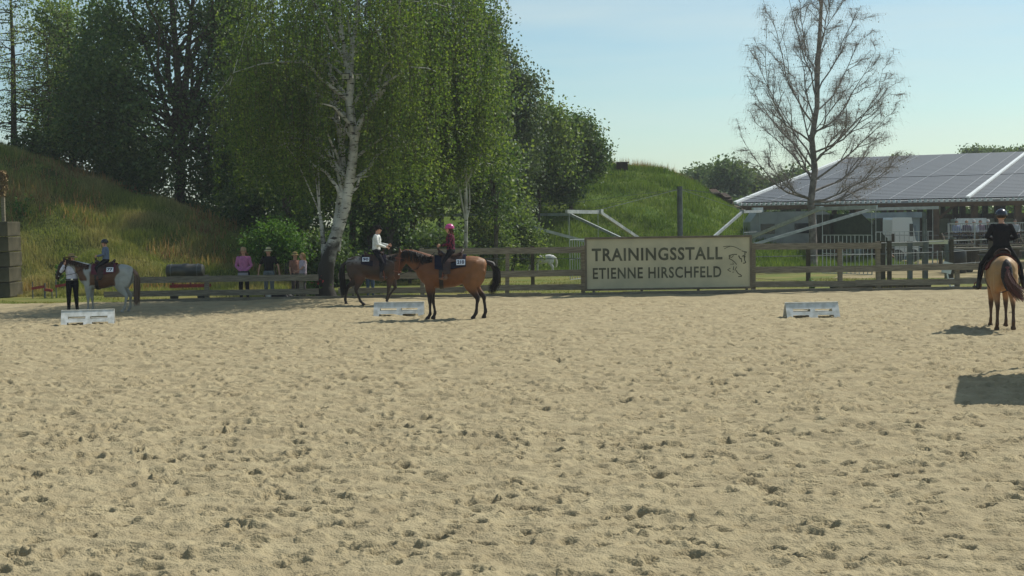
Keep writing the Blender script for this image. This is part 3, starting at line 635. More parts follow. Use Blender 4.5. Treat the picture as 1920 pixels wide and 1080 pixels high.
# banner -------------------------------------------------------------
pA = at(1097, 545, FY - .22); pB = at(1410, 541, FY - .22); L = pB.x - pA.x; zb = .225; Hh = 1.585
ban = thing('banner_sign', 'framed beige stable sign with dark lettering and a horse head drawing fixed to the fence', 'sign', (pA.x, FY - .24, zb))
cream = mat('banner_cream', hx(188, 182, 152), .6, hx(170, 166, 140), 1.6, spec=.25, bump=.5, bscale=2.2)
frame_m = mat('banner_frame', hx(116, 108, 92), .8, hx(94, 88, 74), 4, spec=.2)
ink = mat('banner_ink', hx(66, 66, 52), .7, hx(98, 100, 82), 1.6)
MB().box((L / 2, .02, Hh / 2), (L - .12, .02, Hh - .12)).build('panel', cream, ban)
for c, d in [((L / 2, .005, .03), (L, .07, .06)), ((L / 2, .005, Hh - .03), (L, .07, .06)), ((.03, .005, Hh / 2), (.06, .066, Hh - .12)), ((L - .03, .005, Hh / 2), (.06, .066, Hh - .12))]:
    MB().box(c, d).build('frame_bar', frame_m, ban)
def wall_text(txt, x, z, w, h, y, m, parent, bold=.02, name='lettering', rz=0):
    me = text_mesh(txt, w, h, bold, space=1.12); o = link(name, me, m, parent); o.location = (x, y, z); o.rotation_euler = (R(90), 0, rz); return o
wall_text('TRAININGSSTALL', .21, .87, 3.86, .385, .0045, ink, ban, .026)
wall_text('ETIENNE HIRSCHFELD', .235, .345, 3.80, .335, .0045, ink, ban, .02)
def zz(x, y):   # emblem strokes measured on the enlarged photograph
    px = 1340 + x / 14.4; py = 455 + y / 14.4; return ((px - 1097) / 63.4 , Hh - (py + .0217 * (px - 1097) - 447.5) / 63.4 + .02)
em = MB()
for stroke, w in [([(240, 135), (330, 122), (430, 120), (530, 135), (620, 170), (720, 225)], 9), ([(270, 195), (340, 155), (420, 128)], 8), ([(735, 245), (800, 262), (870, 275), (855, 300)], 13), ([(825, 270), (825, 340), (810, 420), (815, 500), (850, 555), (800, 580), (770, 575)], 14),
                 ([(655, 370), (680, 430), (710, 465)], 17), ([(720, 440), (735, 500), (728, 550)], 13), ([(745, 405), (785, 360), (800, 420), (845, 400)], 12), ([(610, 340), (500, 345), (395, 375), (410, 430), (395, 455), (470, 490), (540, 545), (600, 615)], 14),
                 ([(420, 400), (460, 430), (520, 370)], 10), ([(490, 560), (520, 610), (420, 605)], 8), ([(430, 715), (350, 760), (440, 810)], 10), ([(520, 665), (505, 770)], 13), ([(600, 670), (545, 775)], 12), ([(580, 770), (640, 860), (700, 885), (735, 930), (640, 940)], 13), ([(480, 825), (530, 815)], 9)]:
    pts = [zz(*q) for q in stroke]
    for a, b in zip(pts[:-1], pts[1:]): em.beam((a[0], .006, a[1]), (b[0], .006, b[1]), .006 , w / 14.4 / 63.4 * 1.7)
em.build('horse_emblem', ink, ban)
for u in (.26, 1.68, 3.36, L - .15): MB().beam((u, .08, -.45), (u, .08, Hh * .7), .07, .07).build('post', wood, ban)
# jump blocks -----------------------------------------------------------
def jump_block(px0, px1, py, lab, rz=0, wht=None):
    a = gr(px0, py); b = gr(px1, py); c = (a + b) / 2; w = (b - a).length
    t = thing('jump_block', lab, 'jump block', (c.x, c.y, 0), rz, 'white jump blocks on the sand')
    h = .33; mt = mat('scuffed_white', hx(222, 222, 216), .6, hx(188, 188, 178), 7, spec=.3); tilt = .10
    for s in (-1, 1):
        ya, yb = s * .26, s * .03
        def Pp(x, v): return Vector((x, ya + (yb - ya) * v / h, v))
        # board split round two slots: built from bars
        mb = MB()
        for (x0, x1, v0, v1) in [(-w / 2, w / 2, .19, h), (-w / 2, w / 2, .055, .135), (-w / 2, -w / 2 + .16, .135, .19), (-.055, .055, .135, .19), (w / 2 - .16, w / 2, .135, .19), (-w / 2, -w / 2 + .14, 0, .055), (-.1, .1, 0, .055), (w / 2 - .14, w / 2, 0, .055)]:
            q = [Pp(x0, v0), Pp(x1, v0), Pp(x1, v1), Pp(x0, v1)]; o = Vector((0, -s * .03, -.004)); r = [p + o for p in q]
            mb.add(q + r, [(0, 1, 2, 3), (7, 6, 5, 4), (0, 4, 5, 1), (1, 5, 6, 2), (2, 6, 7, 3), (3, 7, 4, 0)])
        mb.build('side_panel', mt, t)
    MB().box((0, 0, h + .004), (w, .08, .016)).build('top_strip', mt, t)
    return t
jump_block(122, 210, 607, 'white jump block standing nearest the pinto pony', .22)
jump_block(704, 794, 591.5, 'white jump block behind the front legs of the bay horse')
jump_block(1471, 1572, 594, 'white jump block standing alone on the right of the sign')
# concrete block wall -------------------------------------------------
conc = mat('rough_concrete', hx(92, 88, 72), .95, hx(64, 62, 50), 1.6, spec=.1, bump=.6, bscale=12)
bl = 46.6; x0 = gy(15, bl).x + 1.2
ords = ['lowest', 'second lowest', 'middle', 'second highest', 'topmost']
for j, (xx, yy, w, nm) in enumerate([(x0 - 2.4, bl, 1.2, 'stack at the foot of the embankment by the left frame edge')]):
    for i in range(5):
        h = .515; t = tag(MB().box((0, 0, 0), (w, 1.2, h - .025)).build('concrete_block', conc), '%s rough concrete block of the stack at the left frame edge' % ords[i], 'concrete block', 'stacked concrete blocks')
        b_ = t.modifiers.new('bevel', 'BEVEL'); b_.width = .03; b_.segments = 2
        t.location = (xx + w / 2 + rs.normal() * .012, yy + .6 + rs.normal() * .02, h / 2 + i * h); t.rotation_euler = (0, 0, rs.normal() * .012)
# pole with a straw net above
t = thing('wooden_post', 'pale post standing on the dark block stack at the left frame edge', 'post', (gy(1, bl).x, bl + .3, 5 * .515))
MB().beam((0, 0, 0), (0, 0, 1.35), .1, .1).build('shaft', wood, t)
pts = at(2, 345, bl + .3) - Vector(t.location); V = np.clip(rs.normal(size=(1100, 3)), -2, 2) * np.array([.08, .08, .2]) + np.array(pts)
link('straw', npmesh('straw', leafquads(V, .16, rs)), mat('straw', hx(128, 108, 74), .9, island=.2), t)
# black drum and red frame ------------------------------------------------
dY = 43.4; c = gy(345, dY)
t = thing('ground_roller', 'black cylindrical drum mounted on a red frame behind the fence', 'roller', c)
zc = zf(345, 508, dY); rr = 13 * dY / F; hw = 35 * dY / F
mb = MB(); mb.loft([(-hw, 0, zc, rr * .75), (-hw + .04, 0, zc, rr * .97), (-hw + .12, 0, zc, rr), (-.09, 0, zc, rr), (-.07, 0, zc, rr * 1.07), (.11, 0, zc, rr * 1.07), (.13, 0, zc, rr), (hw - .12, 0, zc, rr), (hw - .04, 0, zc, rr * .97), (hw, 0, zc, rr * .75)], n=24)
mb.build('drum', mat('drum_black', hx(66, 66, 60), .38, hx(52, 52, 48), 3, spec=.5), t, smooth=True)
for u in (-.42, .4): MB().loft([(u - .015, 0, zc, rr + .012), (u + .015, 0, zc, rr + .012)], n=24).build('strap', steel_d, t)
redm = mat('red_paint', hx(150, 52, 46), .6, hx(116, 44, 40), 5, spec=.4)
zr = zf(345, 536, dY); mb = MB(); mb.beam((-.45, -.2, zr), (.75, -.2, zr), .05, .09).beam((-.45, .2, zr), (.75, .2, zr), .05, .09)
for u in (-.4, .15, .7): mb.beam((u, -.2, zr), (u, .2, zr), .05, .06); mb.beam((u, 0, zr), (u, 0, zc - rr), .04, .05)
mb.build('frame', redm, t)
for u in (-.3, .55): MB().loft([(u, -.3, .13, .13), (u, -.24, .13, .13)], n=14, side=(1, 0, 0)).build('wheel', black, t)
# red and white rakes behind the handler -------------------------------------
hY = 46.0
for i, (px0, px1, py0, py1, lab) in enumerate([(60, 84, 541, 537, 'left red and white harrow bar lying in the weeds'), (84, 98, 543, 545, 'short red harrow bar between the two longer ones'), (104, 126, 537, 533, 'right red harrow bar in the weeds behind the man')]):
    a = at(px0, py0, hY); b = at(px1, py1, hY); t = thing('harrow_bar', lab, 'harrow', (a.x, hY, 0), group='red harrow bars in the weeds')
    o = Vector(t.location); MB().beam(a - o, b - o, .07, .09).build('bar', redm, t)
    for f in (.05, .95): q = a.lerp(b, f) - o; MB().beam((q.x, 0, 0), (q.x, 0, q.z + (.22 if f < .5 else -.02)), .03, .03).build('upright', steel_d, t)
# plants: red flowers by the tree, weed on the bank
t = thing('flowering_plant', 'leafy plant with dark red flowers beside the birch base', 'plant', gy(590, FY + .35))
V = rs.normal(size=(500, 3)) * np.array([.16, .12, .16]) + np.array([0, 0, .42]); link('leaves', npmesh('leaves', leafquads(V, .08, rs)), lf_bush, t)
V = rs.normal(size=(60, 3)) * np.array([.1, .1, .09]) + np.array([.08, -.06, .62]); link('flowers', npmesh('flowers', leafquads(V, .06, rs)), mat('flower_red', hx(150, 40, 50), .7), t)
def weed(px, py, Y, lab, s, seed, fn=None):
    rs = np.random.RandomState(seed); p = at(px, py, Y); zb = float(fn(np.array([p.x]), np.array([Y]))[0]) if fn else 0
    t = thing('weed_plant', lab, 'plant', (p.x, Y, zb)); mb = MB(); V = []
    for k in range(5):
        a = rs.rand() * 6.28; e = Vector((math.cos(a) * .3 * s, math.sin(a) * .2 * s, s * rs.uniform(.7, 1))); mb.loft([(0, 0, -.1, .012), (e.x * .5, e.y * .5, e.z * .6, .01), (*e, .004)], n=4)
        for j in range(26): f = rs.rand(); V.append(np.array(e) * f + rs.normal(size=3) * .07 * s)
    mb.build('stem', lf_bush, t); link('leaves', npmesh('leaves', leafquads(np.array(V), .13, rs)), lf_bush, t)
weed(118, 450, 48.6, 'pale leaved tree of heaven sprout on the embankment above the handler', 1.0, 1, HL)
weed(40, 350, 52.5, 'tall pale weed stem near the top of the embankment', 1.0, 2, HL)
weed(1523, 553, 42.6, 'small dark green bush in front of the three-rail fence', .38, 3)
# horse walker -----------------------------------------------------------
wc = gy(1275, 60); walk = thing('horse_walker', 'galvanised horse walker with central pole, bent arms and hanging gates', 'horse walker', wc)
MB().loft([(0, 0, -.2, .125), (0, 0, 3.72, .115)], n=14).build('centre_pole', steel_d, walk, smooth=True)
MB().loft([(0, 0, .0, .5), (0, 0, .42, .48), (0, 0, .5, .3)], n=16).build('motor_hub', steel_d, walk)
r1, r2, rz1 = 8.4, 11.3, 2.62
for k in range(6):
    a = R(60 * k + 2); ca, sa = math.cos(a), math.sin(a)
    arm = MB(); arm.beam((.3 * ca, .3 * sa, .35), (r1 * ca, r1 * sa, rz1), .09, .12).beam((r1 * ca, r1 * sa, rz1), (r2 * ca, r2 * sa, rz1 + .02), .09, .13)
    ao = arm.build('arm', steel, walk)
    mb = MB(); mb.box((r1 * ca, r1 * sa, rz1 + .02), (.22, .22, .16), rz=a); mb.build('elbow_bracket', steel, ao)
    mb = MB(); mb.beam((0, 0, 3.6), (r1 * ca, r1 * sa, rz1 + .08), .015, .015); mb.build('stay_cable', steel_d, walk)
    g_ = MB(); zt, zb_ = 1.62, .18; ra, rb = r1 + .15, r2 - .25
    for f in (ra, rb): g_.beam((f * ca, f * sa, zt), (f * ca, f * sa, zb_), .035, .035)
    for zq in (zt, zb_, .92): g_.beam((ra * ca, ra * sa, zq), (rb * ca, rb * sa, zq), .03, .03)
    nb = 12
    for j in range(1, nb): f = ra + (rb - ra) * j / nb; g_.beam((f * ca, f * sa, zt), (f * ca, f * sa, zb_), .026, .026)
    go = g_.build('hanging_gate', steel, walk)
    for f in (ra, rb): MB().beam((f * ca, f * sa, rz1), (f * ca, f * sa, zt), .02, .02).build('chain', steel, go)
# ring fence round the walker
pen = thing('round_pen_fence', 'wooden posts and thin rails forming the ring round the horse walker', 'fence', wc)
RR = 13.3
for k in range(26):
    a = R(360 * k / 26 + 5); MB().beam((RR * math.cos(a), RR * math.sin(a), -.3), (RR * math.cos(a), RR * math.sin(a), 1.45), .13, .13).build('post', wood_d, pen)
for zq in (.55, 1.0, 1.38):
    mb = MB(); mb.loft([(RR * math.cos(R(q)), RR * math.sin(R(q)), zq, .014) for q in range(0, 361, 6)], n=5, side=(0, 0, 1)); mb.build('rail', steel_d, pen)
pole_x = [(1735, 55, 385, 'grey'), (902, 58, 300, 'thin')]
# barrier panels to the right of the pen
bp = thing('panel_fence', 'grey board and steel panel pen between the walker and the barn', 'fence', gy(1650, 50.5))
def bx_(px0, px1, py0, py1, Y, th, m_, nm):
    a = at(px0, py1, Y); b = at(px1, py0, Y); o = Vector(bp.location)
    MB().box((Vector(((a.x + b.x) / 2, Y, (a.z + b.z) / 2)) - o), (abs(b.x - a.x), th, abs(b.z - a.z))).build(nm, m_, bp)
bx_(1652, 1734, 453, 462.5, 50.5, .03, mat('grey_board', hx(150, 148, 136), .8, hx(126, 124, 112), 4), 'board'); bx_(1742, 1777, 449.5, 458, 49.5, .03, mat('pale_board', hx(206, 200, 172), .8), 'board')
for px in (1655, 1706, 1735, 1776): bx_(px - 4, px + 4, 452, 525, 50.5, .16, steel_d if px != 1655 else wood_d, 'post')
bx_(1730, 1736, 398, 525, 50.6, .13, steel_d, 'pole')
for py in (478, 497): bx_(1660, 1775, py, py + 2, 50.6, .03, steel, 'rail')
for k in range(12): bx_(1662 + k * 9.5, 1663.3 + k * 9.5, 470, 500, 50.65, .02, steel, 'bar')
# log bench, white standard, small things
t = thing('log', 'long dark log lying in the grass behind the fence', 'log', gy(1600, 44)); a = at(1570, 549, 44); b = at(1745, 542, 44)
MB().loft([(a.x - t.location.x, 0, .09, .10), (0, .02, .1, .12), (b.x - t.location.x, .05, .1, .11)], n=10, side=(0, 0, 1)).build('trunk', bark_dark, t, smooth=True)
t = thing('jump_wing', 'tilted white jump wing leaning in the grass', 'jump wing', gy(1776, 44.5)); mb = MB()
mb.box((0, 0, .62), (.3, .05, .36), M=Matrix.Rotation(R(14), 3, 'Y')); mb.build('board', white, t)
mb = MB(); mb.beam((.0, 0, .42), (.1, 0, .0), .04, .04).beam((-.02, 0, .24), (.22, 0, .26), .04, .04).beam((.1, 0, .0), (.28, 0, .04), .04, .04); mb.build('stand', white, t)
t = thing('feed_bucket', 'small black bucket on the ground before the log', 'bucket', gy(1562, 43)); MB().loft([(0, 0, 0, .09), (0, 0, .16, .12)], n=12).build('pail', black, t, smooth=True)
MB().beam((-.12, 0, .15), (.12, 0, .2), .015, .015).build('handle', steel, t)
for i, (px, Y, lab) in enumerate([(1797, 55, 'left black barrel standing before the seating'), (1758 + 1150 - 1100, 57, 'right black barrel behind the first')]):
    t = thing('barrel', lab, 'barrel', gy(px, Y), group='black barrels by the pen'); MB().loft([(0, 0, 0, .28), (0, 0, .04, .3), (0, 0, .44, .31), (0, 0, .46, .32), (0, 0, .86, .3), (0, 0, .9, .28)], n=18).build('drum', black, t, smooth=True)
    MB().loft([(0, 0, .9, .2), (0, 0, .93, .2)], n=14).build('lid', steel_d, t)
# small boxes on the mound ------------------------------------------------
rust = mat('dark_rust', hx(70, 54, 42), .9, hx(50, 42, 34), 4)
for i, (px, py, Y, w, lab) in enumerate([(1166, 303, 78, .6, 'dark boxy vent on top of the mound'), (1328, 352, 80, .6, 'dark concrete vent on the right shoulder of the mound')]):
    p = at(px, py + 13, Y); t = thing('vent_box', lab, 'vent', p, group='vents on the mound'); MB().box((0, 0, .0), (w, .7, .6)).build('shaft', rust, t); MB().box((0, 0, .33), (w + .1, .8, .05)).build('cap', rust, t)
for i in range(7):
    px = 1335 + i * 9 + rs.normal() * 3; Y = 79; p = at(px, 368 + i * 7, Y); z = float(HR(np.array([p.x]), np.array([Y]))[0])
    t = tag(MB().box((0, 0, 0), (.6, .5, .5), M=Matrix.Rotation(rs.rand(), 3, 'Z') @ Matrix.Rotation(rs.rand() * .6, 3, 'X')).build('rubble_block', rust), '%s dark rubble block on the right flank of the mound' % ['highest', 'second highest', 'third highest', 'middle', 'third lowest', 'second lowest', 'lowest'][i], 'rubble', 'rubble on the mound flank'); t.location = (p.x, Y - 1.0, max(z, p.z) + .05)
# barn ----------------------------------------------------------------
bA = at(1377, 383, 80); u = Vector((.894, -.448, 0)).normalized(); v = Vector((.448, .894, 0)).normalized(); zE = bA.z; zR = 6.75; DV = 28.5; LU = 30
barn = thing('open_barn', 'large open-sided barn with a solar panel roof and timber posts', 'barn', (bA.x, bA.y, 0))
def bpnt(s, w, z): return u * s + v * w + Vector((0, 0, z))
def slab(pts, th, nm, m_, parent=barn):
    top = [Vector(p) for p in pts]; bot = [p - Vector((0, 0, th)) for p in top]; mb = MB(); mb.add(top + bot, [(0, 1, 2, 3), (7, 6, 5, 4), (0, 4, 5, 1), (1, 5, 6, 2), (2, 6, 7, 3), (3, 7, 4, 0)]); return mb.build(nm, m_, parent)
def rp(s, w, dz=0): return bpnt(s, w, zE + (zR - zE) * w / DV + dz)
roofm = mat('roof_sheet', hx(126, 128, 128), .6, spec=.3); beamm = mat('barn_timber', hx(104, 82, 62), .85, hx(80, 64, 50), 3)
roof = slab([rp(0, 0), rp(LU, 0), rp(LU, DV), rp(0, DV)], .12, 'roof', roofm)
slab([rp(0, DV), rp(LU, DV), bpnt(LU, DV + 6, zR - .8), bpnt(0, DV + 6, zR - .8)], .12, 'rear_roof', roofm)
pv = bpy.data.materials.new('solar_glass'); pv.use_nodes = True; b_ = pv.node_tree.nodes['Principled BSDF']; b_.inputs['Base Color'].default_value = (*hx(66, 67, 68), 1); b_.inputs['Roughness'].default_value = .5; b_.inputs['Specular IOR Level'].default_value = .6
alu = mat('aluminium', hx(134, 136, 138), .5, spec=.4, metal=.2)
# panels: rows of modules between aluminium rails
nrow = 6; sm = 1.68
for half, (w0, w1) in enumerate([(.35, 12.2), (12.5, DV - .3)]):
    n = int((LU - .6) / sm)
    mb = MB()
    nr = 9 if half else 8
    for i in range(n):
        for j in range(nr * 2):
            s0 = .3 + i * sm + .03; s1 = .3 + (i + 1) * sm - .03; a = w0 + (w1 - w0) * j / (nr * 2) + .05; c_ = w0 + (w1 - w0) * (j + 1) / (nr * 2) - .05
            q = [rp(s0, a, .07), rp(s1, a, .07), rp(s1, c_, .07), rp(s0, c_, .07)]; r = [p - Vector((0, 0, .04)) for p in q]; mb.add(q + r, [(0, 1, 2, 3), (0, 4, 5, 1), (1, 5, 6, 2), (2, 6, 7, 3), (3, 7, 4, 0)])
    mb.build('solar_panels', pv, roof)
    mb = MB()
    for i in range(n + 1):
        s0 = .3 + i * sm; mb.beam(rp(s0, w0, .075), rp(s0, w1, .075), .045, .03)
    mb.build('panel_rails', alu, roof)
mb = MB(); mb.beam(rp(.05, -.05, .1), rp(.05, DV, .1), .2, .12); mb.build('verge_cap', white, roof)
mb = MB(); mb.beam(rp(12.9, 0, .13), rp(12.9, DV, .13), .2, .1); mb.build('divider_cap', white, roof)
mb = MB(); n = 92
for i in range(n):
    s0 = .1 + i * .28
    if (i * 37) % 17 in (0,): continue
    mb.box(rp(s0, -.11, .0), (.15, .06, .15), rz=math.atan2(u.y, u.x))
mb.build('eave_glint_clips', white, roof)  # clips coloured white to imitate sun glints along the eave
mb = MB(); mb.beam(bpnt(0, .05, zE - .22), bpnt(LU, .05, zE - .22), .08, .26); mb.build('eave_beam', beamm, barn)
for i, s0 in enumerate((1.2, 4.6, 7.0, 9.3, 11.2, 13.2, 15.4, 18, 22, 26)):
    for w in (.3, 9.5, 19, 28): mb = MB(); mb.beam(bpnt(s0, w, -.1), rp(s0, w, -.12), .3, .3); mb.build('post', beamm if w < 1 else wood_d, barn)
for s0 in (11.2, 15.4): MB().beam(bpnt(s0, .3, 2.0), bpnt(s0 + 1.1, .3, 2.95), .14, .14).build('brace', beamm, barn)
for w in (9.5, 19): MB().beam(bpnt(0, w, zE + (zR - zE) * w / DV - .45), bpnt(LU, w, zE + (zR - zE) * w / DV - .45), .2, .4).build('purlin', beamm, barn)
mb = MB(); mb.add([bpnt(0, 33, 0), bpnt(12, 33, 0), bpnt(12, 33, 5.8), bpnt(0, 33, 5.8)], [(0, 1, 2, 3)]); 
MB().box(bpnt(LU / 2 + 1, 33.2, 1.2), (LU, .12, 2.4), rz=math.atan2(u.y, u.x)).build('rear_wall', wood_d, barn)
# caravan -------------------------------------------------------------
cY = 71; cl_, cr_ = gy(1400, cY).x, gy(1552, cY).x; w = cr_ - cl_; t = thing('caravan', 'pale grey camper parked under the left end of the barn', 'caravan', ((cl_ + cr_) / 2, cY, 0)); zt = zf(1470, 397, cY)
camp = mat('camper_white', hx(150, 153, 148), .45, hx(132, 136, 132), 2, spec=.4); glass = mat('dark_glass', hx(36, 42, 44), .15, spec=.7)
mb = MB(); pr = [(-w / 2, .5), (w / 2, .5), (w / 2, zt - .25), (w / 2 - .4, zt), (-w / 2 + .35, zt), (-w / 2, zt - .5)]
mb.add([(x, -1.1, z) for x, z in pr] + [(x, 1.1, z) for x, z in pr], [(5, 4, 3, 2, 1, 0), (6, 7, 8, 9, 10, 11)] + [(i, (i + 1) % 6, (i + 1) % 6 + 6, i + 6) for i in range(6)]); mb.build('body', camp, t)
for x, ww in ((-1.2, .7), (.6, .9)): MB().box((x, -1.115, zt - .85), (ww, .03, .5)).build('window', glass, t)
MB().box((-w / 2 + .5, -.3, zt + .12), (.5, .5, .22)).build('roof_hatch', white, t); MB().box((w / 2 - .7, -1.11, zt * .55), (.6, .03, 1.5)).build('door', white, t)
for x in (-1.3, 1.2): MB().loft([(x, -1.12, .32, .32), (x, -.9, .32, .32)], n=16, side=(1, 0, 0)).build('wheel', black, t)
# compost bay with dark netting and heap
cY = 66; a, b = gy(1556, cY), gy(1664, cY); w = b.x - a.x; zt = zf(1610, 401, cY)
t = thing('storage_bay', 'dark green netted bay beside the bare birch, filled with soil', 'storage bay', ((a.x + b.x) / 2, cY, 0)); net = mat('dark_net', hx(40, 50, 38), .9, hx(52, 62, 46), 6, bump=.4)
mb = MB(); mb.add([(-w / 2, 0, .9), (w / 2, 0, .9), (w / 2 * 1.0, 0, 1.25), (w * .05, 0, zt), (-w / 2, 0, zt), (-w / 2, .14, .9), (w / 2, .14, .9), (w / 2, .14, 1.25), (w * .05, .14, zt), (-w / 2, .14, zt)], [(0, 1, 2, 3, 4), (9, 8, 7, 6, 5), (0, 5, 6, 1), (1, 6, 7, 2), (2, 7, 8, 3), (3, 8, 9, 4), (4, 9, 5, 0)]); mb.build('front_net', net, t)
MB().box((-w / 2 + .1, 1.5, zt / 2), (.14, 3, zt)).build('side_wall', wood_d, t); MB().box((w / 2 - .15, 1.4, (zt - .3) / 2), (.3, .3, zt - .3)).build('post', mat('green_post', hx(38, 56, 40), .7), t)
mb = MB()
for k in range(6): mb.beam((-w / 2 + w * k / 5, .1, 0), (-w / 2 + w * k / 5, .1, .95), .16, .12)
mb.build('base_boards', wood_d, t)
n = 30; xs_ = np.linspace(-w / 2 + .3, w / 2 + .6, n); ys_ = np.linspace(.3, 3, 16); X, Y_ = np.meshgrid(xs_, ys_); hz = (zt - .55) * np.exp(-((X - .3) / 1.3) ** 2) * np.clip(1.2 - (Y_ - 1.6) ** 2 * .35, 0, 1.2) + vnoise(X / .3, Y_ / .3, 61) * .18
ix = np.arange(n * 16).reshape(16, n); link('soil_heap', npmesh('soil_heap', np.stack([X, Y_, hz], -1).reshape(-1, 3), faces=np.stack([ix[:-1, :-1], ix[:-1, 1:], ix[1:, 1:], ix[1:, :-1]], -1).reshape(-1, 4), smooth=True), mat('soil', hx(120, 88, 58), .95, hx(84, 60, 42), 5, bump=.6), t)
# blue grey container
cY = 72; a, b = gy(1620, cY), gy(1737, cY); w = b.x - a.x; t = thing('container', 'blue-grey site container behind the storage bay', 'container', ((a.x + b.x) / 2, cY + 2, 0)); zt = zf(1680, 398, cY); bg_ = mat('container_grey', hx(124, 138, 144), .6, hx(108, 120, 128), 2)
MB().box((0, 0, zt - .15), (w, 2.6, .3)).build('roof', bg_, t); MB().box((w / 2 - .6, .1, (zt - .3) / 2), (1.1, 2.2, zt - .32)).build('wall', bg_, t); MB().box((-w / 2 + .06, .1, (zt - .3) / 2), (.12, 2.2, zt - .32)).build('wall', bg_, t)
MB().box((w / 2 - .5, -1.02, zt * .42), (.5, .03, zt * .6)).build('door', mat('container_door', hx(96, 108, 120), .5), t)
# white van
def van(px0, px1, py, Y, lab, rz=0):
    a, b = gy(px0, Y), gy(px1, Y); w = b.x - a.x; zt = zf((px0 + px1) / 2, py, Y); t = thing('van', lab, 'van', ((a.x + b.x) / 2, Y, 0), group='vans parked behind the barn'); vm = mat('van_white', hx(214, 218, 214), .35, spec=.5)
    pr = [(-w / 2, .3), (w / 2, .3), (w / 2, .95), (w / 2 - .1 * w, 1.1), (w / 2 - .26 * w, zt), (-w / 2 + .03, zt), (-w / 2, zt - .1)]; n = len(pr)
    mb = MB(); mb.add([(x, -.9, z) for x, z in pr] + [(x, .9, z) for x, z in pr], [tuple(range(n))[::-1], tuple(range(n, 2 * n))] + [(i, (i + 1) % n, (i + 1) % n + n, i + n) for i in range(n)]); mb.build('body', vm, t)
    MB().box((w / 2 - .27 * w, -.905, zt * .72), (.14 * w, .02, zt * .28)).build('side_window', glass, t)
    for x in (-.3 * w, .3 * w): MB().loft([(x, -.93, .32, .32), (x, -.75, .32, .32)], n=16, side=(1, 0, 0)).build('wheel', black, t)
van(1664, 1712, 408, 70, 'white van beneath the blue-grey container roof'); van(1790, 1925, 410, 92, 'long white vehicle behind the seated spectators'); van(1737, 1782, 410, 94, 'white van seen through the barn left of the seating')
# grandstand -----------------------------------------------------------
gY = 66; o = gy(1775, gY); gs = thing('grandstand', 'raised steel and timber seating platform at the front of the barn', 'grandstand', o); W_ = gy(2020, gY).x - o.x; zp = zf(1850, 437, gY); zt = zf(1850, 418.5, gY)
MB().box((W_ / 2, .1, zp), (W_, .55, .08)).build('deck', wood_d, gs); MB().box((W_ / 2, 1.0, zp - .55), (W_, 1.2, .08)).build('rear_deck', wood_d, gs)
for k, (dz, dy) in enumerate([(.28, -.35), (.56, -.7), (.84, -1.05)]): MB().box((W_ / 2, dy, zp - dz), (W_, .32, .06)).build('step', wood, gs)
mb = MB(); mb.beam((0, -.12, zt), (W_, -.12, zt), .045, .045).beam((0, -.12, zp + .1), (W_, -.12, zp + .1), .035, .035)
n = 70
for k in range(n + 1): mb.beam((W_ * k / n, -.12, zp + .1), (W_ * k / n, -.12, zt), .016, .016)
mb.build('railing', steel, gs)
for k in range(6): x = .05 + (W_ - .1) * k / 5; MB().beam((x, -.16, 0), (x, -.16, zt), .06, .06).build('post', steel, gs); MB().beam((x, -1.2, 0), (x, .9, zp), .07, .07).build('support_beam', wood_d, gs)
t = thing('table', 'wooden table with tapered leg in front of the grandstand', 'table', gy(1850, 56)); zt2 = zf(1850, 465, 56)
MB().box((0, 0, zt2), (2.9, .7, .07)).build('table_top', wood, t)
for x in (-.7, 1.0): MB().loft([(x, 0, 0, .1, .14), (x + .06, 0, zt2 - .05, .12, .28)], n=4, side=(1, 0, 0)).build('leg', wood_d, t)
bnr = thing('white_banner', 'white banner hung behind the seated spectators', 'banner', gy(1822, 69)); MB().box((0, 0, zf(1822, 419, 69)), (1.45, .03, .52)).build('cloth', white, bnr); MB().beam((-.8, .05, 0), (-.8, .05, zf(1822, 408, 69)), .05, .05).build('pole', steel, bnr)
# added unseen panel on poles, out of frame, shaped to cast the square shadow
kx = 1.0 / math.tan(R(SUN_EL)); zc_ = 2.5; off = Vector((SDIR.x, SDIR.y, 0)).normalized() * (kx * zc_)
cs = [gr(1797, 706) + off, gr(1787, 759) + off, gr(2220, 759) + off, gr(2250, 702) + off]
caster = thing('shadow_caster', 'added white panel beside the arena, unseen out of the frame on the right, shading the sand', 'shadow caster', (cs[0].x + 1.5, (cs[0].y + cs[1].y) / 2, 0)); o = Vector(caster.location)
q = [Vector((p.x, p.y, zc_)) - o for p in cs]; r = [p - Vector((0, 0, .03)) for p in q]
MB().add(q + r, [(3, 2, 1, 0), (4, 5, 6, 7), (0, 1, 5, 4), (1, 2, 6, 5), (2, 3, 7, 6), (3, 0, 4, 7)]).build('shadow_panel', white, caster)
cc = sum(q, Vector()) / 4
for p in q: p2 = p.lerp(cc, .04); MB().beam((p2.x, p2.y, -.1), (p2.x, p2.y, zc_ - .02), .05, .05).build('pole', steel, caster)
